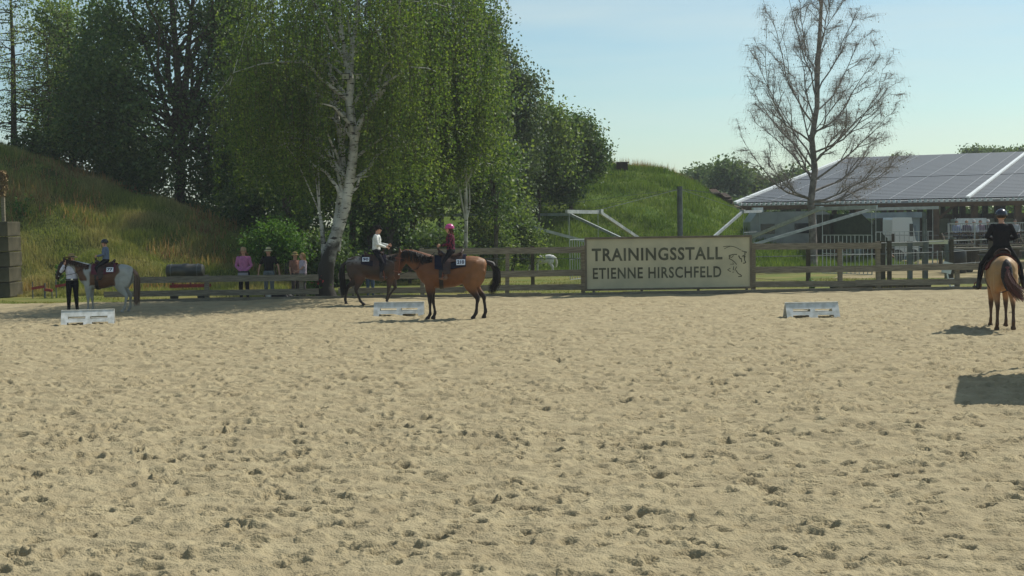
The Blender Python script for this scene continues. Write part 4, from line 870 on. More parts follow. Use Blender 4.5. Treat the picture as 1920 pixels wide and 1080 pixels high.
# ================================================================ HORSES
TR = [(-.86, 1.20, .14, .11), (-.80, 1.21, .22, .18), (-.68, 1.215, .275, .235), (-.5, 1.20, .315, .27), (-.3, 1.17, .325, .285), (-.05, 1.115, .345, .30), (.2, 1.10, .36, .295), (.38, 1.125, .375, .27), (.52, 1.165, .365, .245), (.64, 1.18, .31, .225), (.74, 1.18, .23, .19), (.81, 1.17, .13, .12)]
def trunk_at(x):
    a = np.array(TR); return [float(np.interp(x, a[:, 0], a[:, i])) for i in (1, 2, 3)]
def front_leg(side, sw=0, bend=0, lift=0):
    P = [(.50, side * .13, 1.12, .18, .10), (.50, side * .15, .95, .15, .09)]
    x, z = .49, .90; a = math.radians(sw); seq = [(.12, .115, .078), (.14, .085, .064), (.12, .060, .052)]
    P.append((x, side * .145, z, .13, .085))
    for L_, ra, rb in seq: x += math.sin(a) * L_; z -= math.cos(a) * L_; P.append((x, side * .14, z, ra, rb))
    x += math.sin(a) * .04; z -= math.cos(a) * .04; P.append((x + .005, side * .14, z, .056, .05)); a = math.radians(sw - bend)
    for L_, ra, rb in [(.06, .048, .042), (.08, .036, .032), (.12, .034, .030), (.07, .046, .038)]: x += math.sin(a) * L_; z -= math.cos(a) * L_; P.append((x, side * .14, z, ra, rb))
    a2 = a + math.radians(32 - bend * .5)
    for L_, ra, rb in [(.07, .040, .036), (.035, .056, .050), (.055, .066, .058)]: x += math.sin(a2) * L_; z -= math.cos(a2) * L_; P.append((x, side * .14, z, ra, rb))
    zb = P[-1][2]; z0 = .90; k = (z0 - lift) / (z0 - zb); return [(p[0], p[1], p[2] if p[2] >= z0 else z0 - (z0 - p[2]) * k, p[3], p[4]) for p in P]
def hind_leg(side, sw=0, bend=0, lift=0):
    P = [(-.56, side * .12, 1.18, .24, .13), (-.50, side * .15, 1.0, .22, .125), (-.47, side * .16, .86, .19, .11), (-.54, side * .155, .74, .135, .085), (-.62, side * .145, .63, .088, .062), (-.70, side * .14, .535, .068, .05), (-.715, side * .14, .48, .058, .045), (-.70, side * .14, .40, .042, .036), (-.69, side * .14, .26, .038, .033), (-.68, side * .14, .15, .050, .042), (-.64, side * .14, .085, .042, .038), (-.62, side * .14, .05, .056, .052), (-.60, side * .14, .0, .068, .06)]
    o = []; a = math.radians(sw); hx_, hz = -.52, 1.0; hk = None
    for p in P:
        if p[2] >= 1.0: o.append(p); continue
        dx, dz = p[0] - hx_, p[2] - hz; ka = a * min(1, (1.0 - p[2]) / .25)
        x = hx_ + dx * math.cos(ka) - dz * math.sin(ka); z = hz + dx * math.sin(ka) + dz * math.cos(ka); o.append((x, p[1], z, p[3], p[4]))
    if bend:
        h = o[5]; b = -math.radians(bend)
        for i in range(6, len(o)): dx, dz = o[i][0] - h[0], o[i][2] - h[2]; o[i] = (h[0] + dx * math.cos(b) - dz * math.sin(b), o[i][1], h[2] + dx * math.sin(b) + dz * math.cos(b), *o[i][3:])
    zb = o[-1][2]; k = (1.0 - lift) / (1.0 - zb)
    return [(p[0], p[1], p[2] if p[2] >= 1 else 1 - (1 - p[2]) * k, *p[3:]) for p in o]
def ribbons(curves, w0, name, m_, parent):
    """curves: list of lists of points; a tapering flat ribbon crossed for each"""
    V = []; Fc = []
    for c in curves:
        c = [Vector(p) for p in c]; n = len(c); t = c[-1] - c[0]; s = t.cross(Vector((random.gauss(0, 1), random.gauss(0, 1), .2))); s.normalize(); b = len(V)
        for i, p in enumerate(c): w = w0 * (1 - .8 * i / (n - 1)); V += [p - s * w, p + s * w]
        for i in range(n - 1): Fc.append((b + 2 * i, b + 2 * i + 1, b + 2 * i + 3, b + 2 * i + 2))
    return link(name, npmesh(name, np.array([list(p) for p in V]), faces=np.array(Fc)), m_, parent)
leather = mat('saddle_leather', hx(64, 40, 30), .5, hx(44, 28, 22), 8, spec=.4)
leather_b = mat('black_leather', hx(34, 30, 30), .5, spec=.4)
tan_l = mat('tan_leather', hx(124, 66, 46), .55, spec=.4)
silver = mat('silver', hx(200, 200, 196), .25, spec=.6, metal=.9)
plate_w = mat('number_card', hx(226, 228, 234), .6); navy = mat('navy_ink', hx(30, 34, 66), .7)
coatm = mat('horse_coat', (1, 1, 1), .55, (.78, .78, .78), 5, spec=.28, attr='coat', bump=.12, bscale=30)
def girthsheet(x0, x1, a0, a1, off, name, m_, parent, nx=12, na=28, sag=0, th=.012):
    """a sheet following the barrel from angle a0 to a1 (0 = spine, + = left)"""
    V = []; n_in = []
    for k in (0, 1):
        for i in range(nx + 1):
            x = x0 + (x1 - x0) * i / nx; zc, hh, hw = trunk_at(x)
            for j in range(na + 1):
                a = math.radians(a0 + (a1 - a0) * j / na); o_ = off + k * th + .012 * math.cos(i * 1.3 + j * .7) * (k == 1) * .3
                V.append((x, math.sin(a) * (hw + o_), zc + math.cos(a) * (hh + o_ + (.02 if abs(a) < .5 else 0))))
    m1 = na + 1; N = (nx + 1) * m1; Fc = []
    for i in range(nx):
        for j in range(na): a = i * m1 + j; Fc += [(a, a + 1, a + m1 + 1, a + m1), (N + a + m1, N + a + m1 + 1, N + a + 1, N + a)]
    for i in range(nx): 
        for j in (0, na): a = i * m1 + j; Fc.append((a, a + m1, N + a + m1, N + a))
    for j in range(na):
        for i in (0, nx): a = i * m1 + j; Fc.append((a, a + 1, N + a + 1, N + a))
    mb = MB(); mb.add(V, Fc); return mb.build(name, m_, parent, smooth=True)
def number_plate(parent, num, xc, ang, side, w=.21, h=.15, off=.06, rev=False):
    zc, hh, hw = trunk_at(xc); a = math.radians(ang) * side
    y = math.sin(a) * (hw + off); z = zc + math.cos(a) * (hh + off)
    nrm = Vector((0, math.sin(a) / hw, math.cos(a) / hh)).normalized(); o = bpy.data.objects.new('number_card', MB().box((0, 0, 0), (w, h, .008)).me('number_card')); COL.objects.link(o); o.data.materials.append(plate_w)
    o.parent = parent; X = Vector((-side, 0, 0)); Z_ = nrm; Y = Z_.cross(X)   # text reads left to right seen from outside
    M_ = Matrix((X, Y, Z_)).transposed().to_4x4(); M_.translation = Vector((xc, y, z)); o.matrix_basis = M_
    tm = text_mesh(num, w * .78, h * .62, .03, extrude=.003); l = link('digits', tm, navy, o); l.location = (-w * .39, -h * .31, .008)
    return o
def tack(hr, padc, num, side, western=True, pad=(-.38, .36), plate=(-.26, 58), rs_=1.0, rx=0.0, an=(.14, .42, .16)):
    padm = mat('pad_%s' % hr.name.replace('.', '_'), padc, .9, spec=.1)
    p = girthsheet(pad[0], pad[1], -76, 76, .012, 'saddle_pad', padm, hr, th=.022)
    sd = bpy.data.objects.new('saddle', None); 
    # saddle: one smooth mesh of seat, cantle and swell
    zc, hh, hw = trunk_at(0); top = zc + hh
    mb = MB(); mb.loft([(-.30, 0, top + .05, .03, .14), (-.24, 0, top + .10, .05, .17), (-.14, 0, top + .055, .05, .18), (0, 0, top + .045, .05, .15), (.14, 0, top + .07, .05, .14), (.23, 0, top + .12, .07, .15), (.29, 0, top + .11, .04, .12)], n=16)
    mb.loft([(-.26, -.15, top + .10, .025, .03), (-.30, -.08, top + .17, .025, .03), (-.31, 0, top + .19, .025, .03), (-.30, .08, top + .17, .025, .03), (-.26, .15, top + .10, .025, .03)], n=8, side=(1, 0, 0))
    if western: mb.loft([(.25, 0, top + .12, .028), (.27, 0, top + .20, .022), (.275, 0, top + .235, .045), (.275, 0, top + .25, .03)], n=10)
    s = link('saddle', remesh(mb, .016, 3, 'saddle'), leather, hr)
    girthsheet(-.30, .20, -50, 50, .045, 'skirt', leather, s, nx=8, na=20, th=.014)
    for q in (-1, 1): girthsheet(-.02, .16, q * 22, q * 92, .07, 'fender', leather, s, nx=5, na=14, th=.012)
    girthsheet(.16, .26, -178, 178, .008, 'girth', leather_b, s, nx=3, na=60, th=.012)
    for q in (-1, 1):
        k_ = rs_ / hr.scale[0]; f = MB(); y = q * an[1] * k_; sx = (an[0] + .10) * k_ + rx; sz = zc + hh + .10 - (.83 - an[2] + .07) * k_; f.loft([(sx, y - .07, sz + .10, .012), (sx + .01, y - .06, sz, .012), (sx + .01, y + .06, sz, .012), (sx, y + .07, sz + .10, .012), (sx - .01, y, sz + .17, .012), (sx - .03, q * (hw + .08), zc - .05, .014)], n=6, side=(1, 0, 0)); f.build('stirrup', tan_l if western else silver, s, smooth=True)
    if num: number_plate(p, num, plate[0], plate[1], side)
    return s
def horse(name, label, loc, head, scale, coat, hairc, neck, hd, legs, side=1, tail=None, mane_side=1, group='horses ridden in the arena', hair_n=150, tuck=None, mane=True, mane_len=.2, tailc=None, mane_pow=1.0):
    """neck: list (x, z, in plane, across); hd: (x, z, angle from vertical in degrees, yaw)"""
    random.seed(len(name) + int(scale * 1000)); t = thing(name, label, 'horse', loc, head, group, scale)
    mb = MB(); mb.loft([(x, 0, zc, hh, hw) for x, zc, hh, hw in TR], n=22)
    # withers, shoulder and rump muscle
    mb.loft([(.30, 0, 1.40, .06, .05), (.48, 0, 1.46, .09, .07), (.62, 0, 1.42, .08, .06)], n=10)
    for s in (-1, 1):
        mb.loft([(.44, s * .12, 1.32, .10, .06), (.56, s * .15, 1.12, .14, .09), (.50, s * .15, .95, .11, .08)], n=12)
        mb.loft([(-.35, s * .12, 1.38, .08, .06), (-.55, s * .14, 1.28, .18, .12), (-.70, s * .12, 1.10, .17, .11), (-.66, s * .14, .95, .15, .095), (-.62, s * .145, .80, .09, .07)], n=12)
    mb.loft([(x, 0, z, a, b) for x, z, a, b in neck], n=18)
    hx0, hz0, ang, yaw = hd; A = math.radians(ang); d = Vector((math.sin(A), 0, -math.cos(A))); nrm = Vector((math.cos(A), 0, math.sin(A)))
    def HP(f, o=0, y=0): p = Vector((hx0, y, hz0)) + d * (f * .60) + nrm * o; return p
    mb.loft([(*HP(-.03, -.03), .085, .075), (*HP(.08, -.02), .125, .095), (*HP(.22, -.01), .145, .105), (*HP(.38, .01), .13, .095), (*HP(.55, .03), .10, .07), (*HP(.72, .035), .078, .056), (*HP(.86, .03), .072, .056), (*HP(.95, .02), .066, .052), (*HP(1.0, .01), .04, .035)], n=16)
    for s in (-1, 1):   # ears, jaw
        e = HP(-.03, .02, s * .055); mb.loft([(*e, .035, .03), (*(e + Vector((.0, s * .015, .06))), .034, .028), (*(e + Vector((.015, s * .02, .15))), .008, .008)], n=8)
        mb.loft([(*HP(.12, -.07, s * .05), .06, .03), (*HP(.28, -.09, s * .05), .07, .03), (*HP(.42, -.06, s * .04), .04, .025)], n=8)
        mb.ball(HP(.27, .09, s * .075), .026)
        for kind, (sw, bd, lf) in (('f', legs[0 if s > 0 else 1]), ('h', legs[2 if s > 0 else 3])):
            L_ = (front_leg if kind == 'f' else hind_leg)(s, sw, bd, lf); mb.loft(L_, n=12)
    me = remesh(mb, .019, 4, 'body'); paint(me, coat); o = link('body', me, coatm, t)
    for s in (-1, 1): MB().ball(HP(.27, .10, s * .088), .019).build('eye', black, t, smooth=True)
    hm = mat('hair_%s' % '_'.join('%d' % int(c * 1000) for c in hairc), hairc, .6, spec=.35, island=.35)
    # mane and forelock
    if mane:
        cv = []
        pts = [(x - .0, z + a * .92) for x, z, a, b in neck[:]] ; pts = pts + [(hx0 - .04, hz0 + .06)]
        for k in range(hair_n * 2):
            f = random.random() ** mane_pow * (len(pts) - 1); i = min(int(f), len(pts) - 2); u = f - i; x = pts[i][0] * (1 - u) + pts[i + 1][0] * u; z = pts[i][1] * (1 - u) + pts[i + 1][1] * u
            i2 = min(i, len(neck) - 1); bb = neck[i2][3]; L_ = mane_len * random.uniform(.6, 1.2); ms = mane_side
            cv.append([(x, 0, z - .01), (x + random.gauss(0, .01), ms * bb * .75, z - L_ * .12), (x + random.gauss(0, .02), ms * (bb + .03), z - L_ * .55), (x + random.gauss(0, .03), ms * (bb + .03), z - L_)])
        for k in range(24): cv.append([tuple(HP(-.02, .06, random.gauss(0, .02))), tuple(HP(.1, .12, random.gauss(0, .02))), tuple(HP(.28 + random.random() * .1, .14, random.gauss(0, .03)))])
        ribbons(cv, .012, 'mane', hm, t)
    tl = tail or [(-.86, 1.33), (-.96, 1.22), (-1.02, 1.0), (-1.03, .75), (-1.0, .5)]; cv = []
    tl3 = [(p[0], p[2] if len(p) > 2 else 0, p[1]) for p in tl]
    mb = MB(); w = [.05, .065, .07, .055, .02]; mb.loft([(*p, w[min(i, 4)], w[min(i, 4)]) for i, p in enumerate(tl3)], n=10)
    hm2 = hm if tailc is None else mat('tailhair_%s' % '_'.join('%d' % int(c * 1000) for c in tailc), tailc, .6, spec=.35, island=.35)
    to = link('tail', mb.me('tail', True), hm2, t)
    for k in range(hair_n * 2):
        a_ = random.random() * 6.28; sp = random.uniform(.03, .10); c = []; en = random.uniform(.75, 1.08)
        for i, p in enumerate(tl3):
            g = min(i / 2.2, 1) * sp; c.append((p[0] + math.cos(a_) * g, p[1] + math.sin(a_) * g, tl3[0][2] + (p[2] - tl3[0][2]) * en))
        cv.append(c)
    ribbons(cv, .012, 'tail_hair', hm2, to)
    # bridle
    br = MB()
    def ring(f, r1_, r2_, o=0): 
        ps = []
        for k in range(13): th = 2 * math.pi * k / 12; c = HP(f, o); ps.append((*(c + nrm * (math.cos(th) * r1_) + Vector((0, math.sin(th) * r2_, 0))), .009))
        br.loft(ps, n=5, side=tuple(d), cap=False)
    ring(.68, .09, .068, .035); ring(.14, .15, .108, -.015)
    for s in (-1, 1): br.loft([(*HP(.1, .0, s * .105), .009), (*HP(.4, .0, s * .10), .009), (*HP(.72, .0, s * .066), .009), (*HP(.8, -.02, s * .062), .012)], n=5)
    bo = br.build('bridle', leather_b if name != 'bay_horse' else tan_l, t)
    for s in (-1, 1): MB().ball(HP(.79, -.01, s * .068), .02).build('bit_ring', silver, bo)
    if tuck:
        rn = MB()
        for s in (-1, 1): p0 = HP(.8, -.02, s * .07); p1 = Vector((tuck[0], s * .05 + tuck[2], tuck[1])); mid = (p0 + p1) / 2 - Vector((0, 0, .12)); mid.y = s * .19; rn.loft([(*p0, .008), (*mid, .008), (*p1, .008)], n=5)
        rn.build('reins', leather_b, bo)
    return t
def mixc(a, b, t): t = np.clip(t, 0, 1)[:, None]; return np.array(a) * (1 - t) + np.array(b) * t
def nz3(c, s, seed): return vnoise(c[:, 0] / s + c[:, 1] * 1.3 / s, c[:, 2] / s + c[:, 1] * .7 / s, seed)
def coat_bay(c):
    base = mixc(hx(110, 68, 42), hx(140, 96, 58), sstep(.1, -.7, c[:, 0]) * .8 + nz3(c, .4, 71) * .4)
    base = mixc(base, hx(128, 84, 52), sstep(1.0, .8, c[:, 2]) * (c[:, 0] < 0) * .35)
    legs = sstep(.78, .55, c[:, 2]) * (np.abs(c[:, 1]) > .05) * (c[:, 0] < .75); base = mixc(base, hx(38, 28, 26), legs)
    head = sstep(1.0, 1.35, c[:, 0]); base = mixc(base, hx(78, 48, 36), head * .8); return base
def coat_roan(c):
    base = mixc(hx(56, 48, 42), hx(74, 54, 42), nz3(c, .35, 72) + .4); base = mixc(base, hx(150, 148, 144), sstep(.05, .35, nz3(c, .05, 73) + .25 * (c[:, 0] < -.35)) * sstep(1.2, 1.45, c[:, 2]) * .8)
    base = mixc(base, hx(98, 66, 50), sstep(1.0, .85, c[:, 2]) * (np.abs(c[:, 0]) < .6) * .6); return mixc(base, hx(52, 44, 40), sstep(.8, .5, c[:, 2]) * .9 + sstep(.7, 1.0, c[:, 0]) * .4)
def coat_pinto(c):
    w = np.array(hx(164, 166, 160)); br = np.array(hx(100, 70, 50)); n = nz3(c, .3, 74) * .22 + nz3(c, .12, 75) * .08
    x = c[:, 0] + n
    brown = (sstep(-.42, -.36, x) * sstep(.42, .36, x)) * sstep(.75, .82, c[:, 2] + n)
    brown = np.maximum(brown, sstep(.5, .56, x) * sstep(.86, .8, x) * sstep(.98, 1.04, c[:, 2]) * sstep(1.5, 1.44, c[:, 2]))
    base = mixc(w, br, brown)
    base = mixc(base, hx(58, 42, 36), sstep(1.12, 1.2, c[:, 0])); return mixc(base, hx(150, 140, 126), sstep(.6, .2, c[:, 2]) * .5)
def coat_buckskin(c):
    base = mixc(hx(172, 138, 94), hx(152, 114, 74), nz3(c, .4, 76) + .5); base = mixc(base, hx(176, 128, 84), sstep(1.1, .75, c[:, 2]))
    base = mixc(base, hx(58, 44, 36), sstep(.66, .5, c[:, 2]) * .9); return base
def coat_white(c): return mixc(hx(220, 222, 222), hx(190, 190, 188), nz3(c, .3, 77) + .4)
dark = hx(32, 26, 24)
# ================================================================ PEOPLE
def lerp(a, b, t): return Vector(a) * (1 - t) + Vector(b) * t
SKIN = hx(196, 148, 124)
def person(label, loc, rz=0, scale=1.0, seat=False, J=None, shirt=hx(90, 90, 100), trousers=hx(40, 40, 46), hair=hx(80, 56, 38), hat=None, hatc=hx(170, 150, 110), boots=hx(40, 34, 30), sleeves='long', group=None, hair_len=0, shirt_m=None, female=False, look=0, skirt=None, belt=False, hairtail=False):
    """local axes: x forward, y left, z up; J overrides joints"""
    H = dict(pel=(0, 0, .93), waist=(0, 0, 1.06), chest=(0, 0, 1.27), neck=(0, 0, 1.45), head=(.015, 0, 1.572))
    for s, n in ((1, 'L'), (-1, 'R')):
        H['sh' + n] = (0, s * .168, 1.365); H['el' + n] = (-.02, s * .225, 1.11); H['wr' + n] = (.04, s * .22, .88); H['hip' + n] = (0, s * .09, .90); H['kn' + n] = (.02, s * .10, .49); H['an' + n] = (-.02, s * .105, .085); H['toe' + n] = (.15, s * .12, .03)
    if seat:
        H.update(pel=(0, 0, .93), waist=(.0, 0, 1.05), chest=(.01, 0, 1.26), neck=(.01, 0, 1.44), head=(.035, 0, 1.56))
        for s, n in ((1, 'L'), (-1, 'R')): H['hip' + n] = (.0, s * .11, .91); H['kn' + n] = (.30, s * .30, .66); H['an' + n] = (.14, s * .38, .27); H['toe' + n] = (.32, s * .40, .24); H['el' + n] = (.06, s * .23, 1.13); H['wr' + n] = (.30, s * .09, 1.08)
    if J: H.update(J)
    H = {k: Vector(v) for k, v in H.items()}
    t = thing('person', label, 'person', loc, rz, group, scale)
    fx = .9 if female else 1
    def torso(mb, e, lo='pel', hi='neck'):
        P, Wa, C, N = H['pel'], H['waist'], H['chest'], H['neck']
        mb.loft([(*lerp(P, Wa, -.75), .075 + e, .11 + e), (*lerp(P, Wa, -.3), .11 + e, .155 + e), (*P, .115 + e, .165 + e), (*Wa, .10 + e, .145 * fx + e), (*lerp(Wa, C, .5), .11 + e, .155 * fx + e), (*C, .12 + e, .172 * fx + e), (*lerp(C, N, .45), .105 + e, .18 * fx + e), (*lerp(C, N, .75), .08 + e, .135 + e), (*lerp(C, N, .95), .058 + e, .065 + e)], n=18)
    def arm(mb, n, e, to=1.0):
        sh, el, wr = H['sh' + n], H['el' + n], H['wr' + n]; mb.ball(sh, .056 + e, 12, 8); mb.ball(lerp(sh, H['chest'], .3) + Vector((0, 0, .01)), .062 + e, 12, 8)
        p = [(*lerp(sh, el, .0), .050 + e, .050 + e), (*lerp(sh, el, .12), .054 + e, .054 + e), (*lerp(sh, el, .4), .046 + e, .046 + e)]
        if to >= .5: p.append((*el, .038 + e, .038 + e))
        if to > .5: p += [(*lerp(el, wr, .35), .038 + e, .038 + e), (*lerp(el, wr, .7), .030 + e, .030 + e), (*lerp(el, wr, min(1, to)), .026 + e, .026 + e)]
        if to < .5: p.append((*lerp(sh, el, .75), .046 + e, .046 + e))
        mb.loft(p, n=10)
    def leg(mb, n, e, low=1.0):
        hp, kn, an = H['hip' + n], H['kn' + n], H['an' + n]
        p = [(*lerp(hp, kn, -.08), .085 + e, .085 + e), (*lerp(hp, kn, .12), .085 + e, .085 + e), (*lerp(hp, kn, .5), .072 + e, .072 + e), (*lerp(hp, kn, .9), .056 + e, .056 + e), (*kn, .055 + e, .055 + e), (*lerp(kn, an, .3), .055 + e, .052 + e), (*lerp(kn, an, .7), .042 + e, .040 + e), (*lerp(kn, an, low), .036 + e, .035 + e)]
        mb.loft(p, n=12)
    # body, one continuous surface
    mb = MB(); torso(mb, -.012); hd = H['head']; N = H['neck']; fwd = Vector((math.cos(look), math.sin(look), 0)); sd = Vector((-fwd.y, fwd.x, 0))
    mb.loft([(*lerp(H['chest'], N, .7), .06, .06), (*N, .055, .056), (*lerp(N, hd, .6), .052, .052)], n=12)
    mb.ball(hd + Vector((0, 0, .025)), (.092, .078, .095), 14, 10); mb.ball(hd + fwd * .022 - Vector((0, 0, .045)), (.068, .058, .075), 12, 9); mb.ball(hd + fwd * .05 - Vector((0, 0, .095)), (.03, .028, .024), 8, 6)
    nb = hd + fwd * .088; mb.loft([(*(nb + Vector((0, 0, .012))), .010, .010), (*(nb + fwd * .020 - Vector((0, 0, .032))), .017, .014), (*(nb - Vector((0, 0, .042))), .012, .012)], n=8, side=tuple(sd))
    for s in (-1, 1): mb.ball(hd + sd * (s * .080) - Vector((0, 0, .008)), (.016, .010, .028), 8, 6)
    for n in 'LR':
        arm(mb, n, -.006); leg(mb, n, -.008); wr, el = H['wr' + n], H['el' + n]; dr = (wr - el).normalized(); s = 1 if n == 'L' else -1
        mb.loft([(*wr, .026, .024), (*(wr + dr * .05), .040, .018), (*(wr + dr * .085), .036, .016)], n=8, side=(1, 0, 0) if abs(dr.z) > .6 else (0, 0, 1))
        mb.loft([(*H['an' + n], .030, .030), (*lerp(H['an' + n], H['toe' + n], .4), .024, .028), (*lerp(H['an' + n], H['toe' + n], .8), .018, .026)], n=8)
    me = remesh(mb, .014, 3, 'body')
    # fingers joined into the body mesh
    fm = MB()
    for n in 'LR':
        wr, el = H['wr' + n], H['el' + n]; dr = (wr - el).normalized(); s = 1 if n == 'L' else -1; ac = Vector((1, 0, 0)) if abs(dr.z) > .6 else Vector((0, 0, 1)); ac = (ac - dr * ac.dot(dr)).normalized(); cu = dr.cross(ac) * s; k0 = wr + dr * .078
        for i, L_ in enumerate((.066, .075, .070, .055)): b = k0 + ac * (.027 - i * .018); fm.loft([(*b, .0095), (*(b + dr * L_ * .5 + cu * .006), .0088), (*(b + dr * L_ * .85 + cu * .022), .0078), (*(b + dr * L_ * .9 + cu * .036), .006)], n=6)
        b = wr + dr * .03 + ac * .03; fm.loft([(*b, .012), (*(b + dr * .03 + ac * .022), .0105), (*(b + dr * .058 + ac * .026), .008)], n=6)
    bm = bmesh.new(); bm.from_mesh(me); m2 = fm.me('f', True); bm.from_mesh(m2); bm.to_mesh(me); bm.free(); bpy.data.meshes.remove(m2)
    def skin_fn(c):
        q = c - np.array(hd); f = q @ np.array(fwd); s_ = q @ np.array(sd); z = q[:, 2]; col = np.tile(np.array(SKIN), (len(c), 1))
        lips = np.exp(-((z + .066) / .010) ** 2 - (s_ / .026) ** 2) * (f > .055); col = mixc(col, hx(150, 84, 78), lips * .9)
        brow = np.exp(-((z - .030) / .008) ** 2 - ((np.abs(s_) - .03) / .016) ** 2) * (f > .05); return mixc(col, hair, brow * .8)
    paint(me, skin_fn); link('body', me, mat('skin', (1, 1, 1), .55, spec=.3, attr='coat'), t)
    for s in (-1, 1): MB().ball(hd + fwd * .079 + sd * (s * .031) + Vector((0, 0, .010)), (.012, .012, .008), 8, 6).build('eye', mat('eye_dark', hx(36, 28, 26), .3), t, smooth=True)
    # clothes
    mb = MB(); P, Wa, C, N = H['pel'], H['waist'], H['chest'], H['neck']; e = .012
    mb.loft([(*lerp(P, Wa, .25), .118 + e, .165 * fx + e), (*Wa, .108 + e, .152 * fx + e), (*lerp(Wa, C, .5), .115 + e, .160 * fx + e), (*C, .125 + e, .176 * fx + e), (*lerp(C, N, .45), .107 + e, .182 * fx + e), (*lerp(C, N, .75), .083 + e, .138 + e), (*lerp(C, N, .93), .062 + e, .070 + e)], n=18)
    for n in 'LR': arm(mb, n, e, {'long': .97, 'short': .3, 'none': .3}[sleeves]) if sleeves != 'none' else mb.ball(H['sh' + n], .068)
    sm_ = shirt_m or mat('cloth_%d_%d_%d' % tuple(int(c * 999) for c in shirt), shirt, .9, tuple(c * .75 for c in shirt), 14, spec=.1, bump=.3, bscale=25)
    so = link('shirt', remesh(mb, .015, 2, 'shirt'), sm_, t)
    mb = MB(); mb.loft([(*lerp(P, Wa, -.75), .085 + e, .12 + e), (*lerp(P, Wa, -.3), .113 + e, .158 + e), (*P, .118 + e, .165 + e), (*lerp(P, Wa, .45), .108 + e * .6, .156 * fx + e * .6)], n=18)
    for n in 'LR': leg(mb, n, .010, .96)
    link('trousers', remesh(mb, .015, 2, 'trousers'), mat('cloth_%d_%d_%d' % tuple(int(c * 999) for c in trousers), trousers, .9, tuple(c * .7 for c in trousers), 14, spec=.1, bump=.3, bscale=25), t)
    bmat_ = mat('boot_%d_%d_%d' % tuple(int(c * 999) for c in boots), boots, .5, spec=.35)
    for n in 'LR':
        mb = MB(); an, toe, kn = H['an' + n], H['toe' + n], H['kn' + n]; heel = an + (an - kn).normalized() * .055
        mb.loft([(*lerp(an, kn, .22 if not seat else .5), .052, .052), (*lerp(an, kn, .1), .050, .050), (*heel, .050, .046)], n=10); mb.loft([(*(heel - (toe - an) * .12), .040, .040), (*lerp(heel, toe, .5), .046, .050), (*toe, .038, .050), (*(toe + (toe - an) * .15), .020, .034)], n=10)
        link('boot', remesh(mb, .013, 2, 'boot'), bmat_, t)
    if belt: MB().loft([(*lerp(P, Wa, .35), .134, .182), (*lerp(P, Wa, .62), .132, .178)], n=20).build('belt', leather_b, t); MB().box(lerp(P, Wa, .48) + Vector((.135, 0, 0)), (.015, .06, .045)).build('buckle', silver, t)
    # hair
    hm = mat('hair_p_%d_%d_%d' % tuple(int(c * 999) for c in hair), hair, .7, tuple(c * .6 for c in hair), 30, spec=.3, island=.2)
    mb = MB(); hc = hd + Vector((0, 0, .035)) - fwd * .012; mb.ball(hc, (.104, .091, .096), 16, 10); me = mb.me('hair', True); bm = bmesh.new(); bm.from_mesh(me)
    bmesh.ops.delete(bm, geom=[v for v in bm.verts if ((v.co - hd).dot(fwd) > .055 and v.co.z < hd.z + .055) or v.co.z < hd.z - .035], context='VERTS'); bm.to_mesh(me); bm.free(); ho = link('hair', me, hm, t)
    if hair_len:
        cv = []
        for k in range(90):
            a = math.pi + random.uniform(-1.5, 1.5) + look; b = Vector((hd.x + math.cos(a) * .085, hd.y + math.sin(a) * .08, hd.z + .03)); L_ = hair_len * random.uniform(.7, 1.1)
            cv.append([tuple(b), (b.x + math.cos(a) * .02, b.y + math.sin(a) * .02, b.z - L_ * .4), (b.x + math.cos(a) * .05 + random.gauss(0, .02), b.y + math.sin(a) * .04 + random.gauss(0, .02), b.z - L_)])
        ribbons(cv, .014, 'long_hair', hm, ho)
    # hats
    if hat:
        hm_ = mat('hat_%s_%d_%d_%d' % (hat, *(int(c * 999) for c in hatc)), hatc, .25 if hat == 'helmet' else .85, spec=.5 if hat == 'helmet' else .15)
        top = hd + Vector((0, 0, .05))
        if hat == 'helmet':
            mb = MB(); mb.ball(hd + Vector((0, 0, .045)) - fwd * .008, (.128, .108, .112), 20, 14); me = mb.me('helmet', True); bm = bmesh.new(); bm.from_mesh(me); bmesh.ops.delete(bm, geom=[v for v in bm.verts if v.co.z < hd.z + .0], context='VERTS'); bm.to_mesh(me); bm.free()
            o = link('helmet', me, hm_, t); md = o.modifiers.new('s', 'SOLIDIFY'); md.thickness = .012; md.offset = 1
            mb = MB(); p = hd + fwd * .105 + Vector((0, 0, .03)); mb.loft([(*(p - fwd * .02), .012, .075), (*(p + fwd * .03 - Vector((0, 0, .006))), .008, .062), (*(p + fwd * .05 - Vector((0, 0, .012))), .004, .04)], n=12, side=tuple(sd)); mb.build('peak', hm_, o, smooth=True)
            mb = MB(); mb.loft([(*(hd + sd * .093 + Vector((0, 0, .01))), .008), (*(hd + sd * .06 - Vector((0, 0, .10)) + fwd * .02), .008), (*(hd - sd * .06 - Vector((0, 0, .10)) + fwd * .02), .008), (*(hd - sd * .093 + Vector((0, 0, .01))), .008)], n=5); mb.build('chin_strap', black, o)
        else:
            br = {'western': .19, 'sunhat': .165, 'cap': .11}[hat]; hh_ = {'western': .12, 'sunhat': .10, 'cap': .09}[hat]; n = 24; vs = []; rings = [(.02, .098, .086), (hh_ * .6, .095, .082), (hh_, .075, .064), (hh_ + .012, .02, .02)]
            mb = MB(); 
            for zz_, a, b in [(.0, br, br * .86 if hat != 'cap' else .10)] + rings:
                for k in range(n):
                    th = 2 * math.pi * k / n; c, s_ = math.cos(th), math.sin(th); lift = (.045 * abs(s_) ** 3 if hat == 'western' else -.02) if zz_ == 0 else 0; ax = a * (1.35 if (hat == 'cap' and c > .3 and zz_ == 0) else 1)
                    vs.append(tuple(top + fwd * (c * ax) + sd * (s_ * b) + Vector((0, 0, zz_ + lift))))
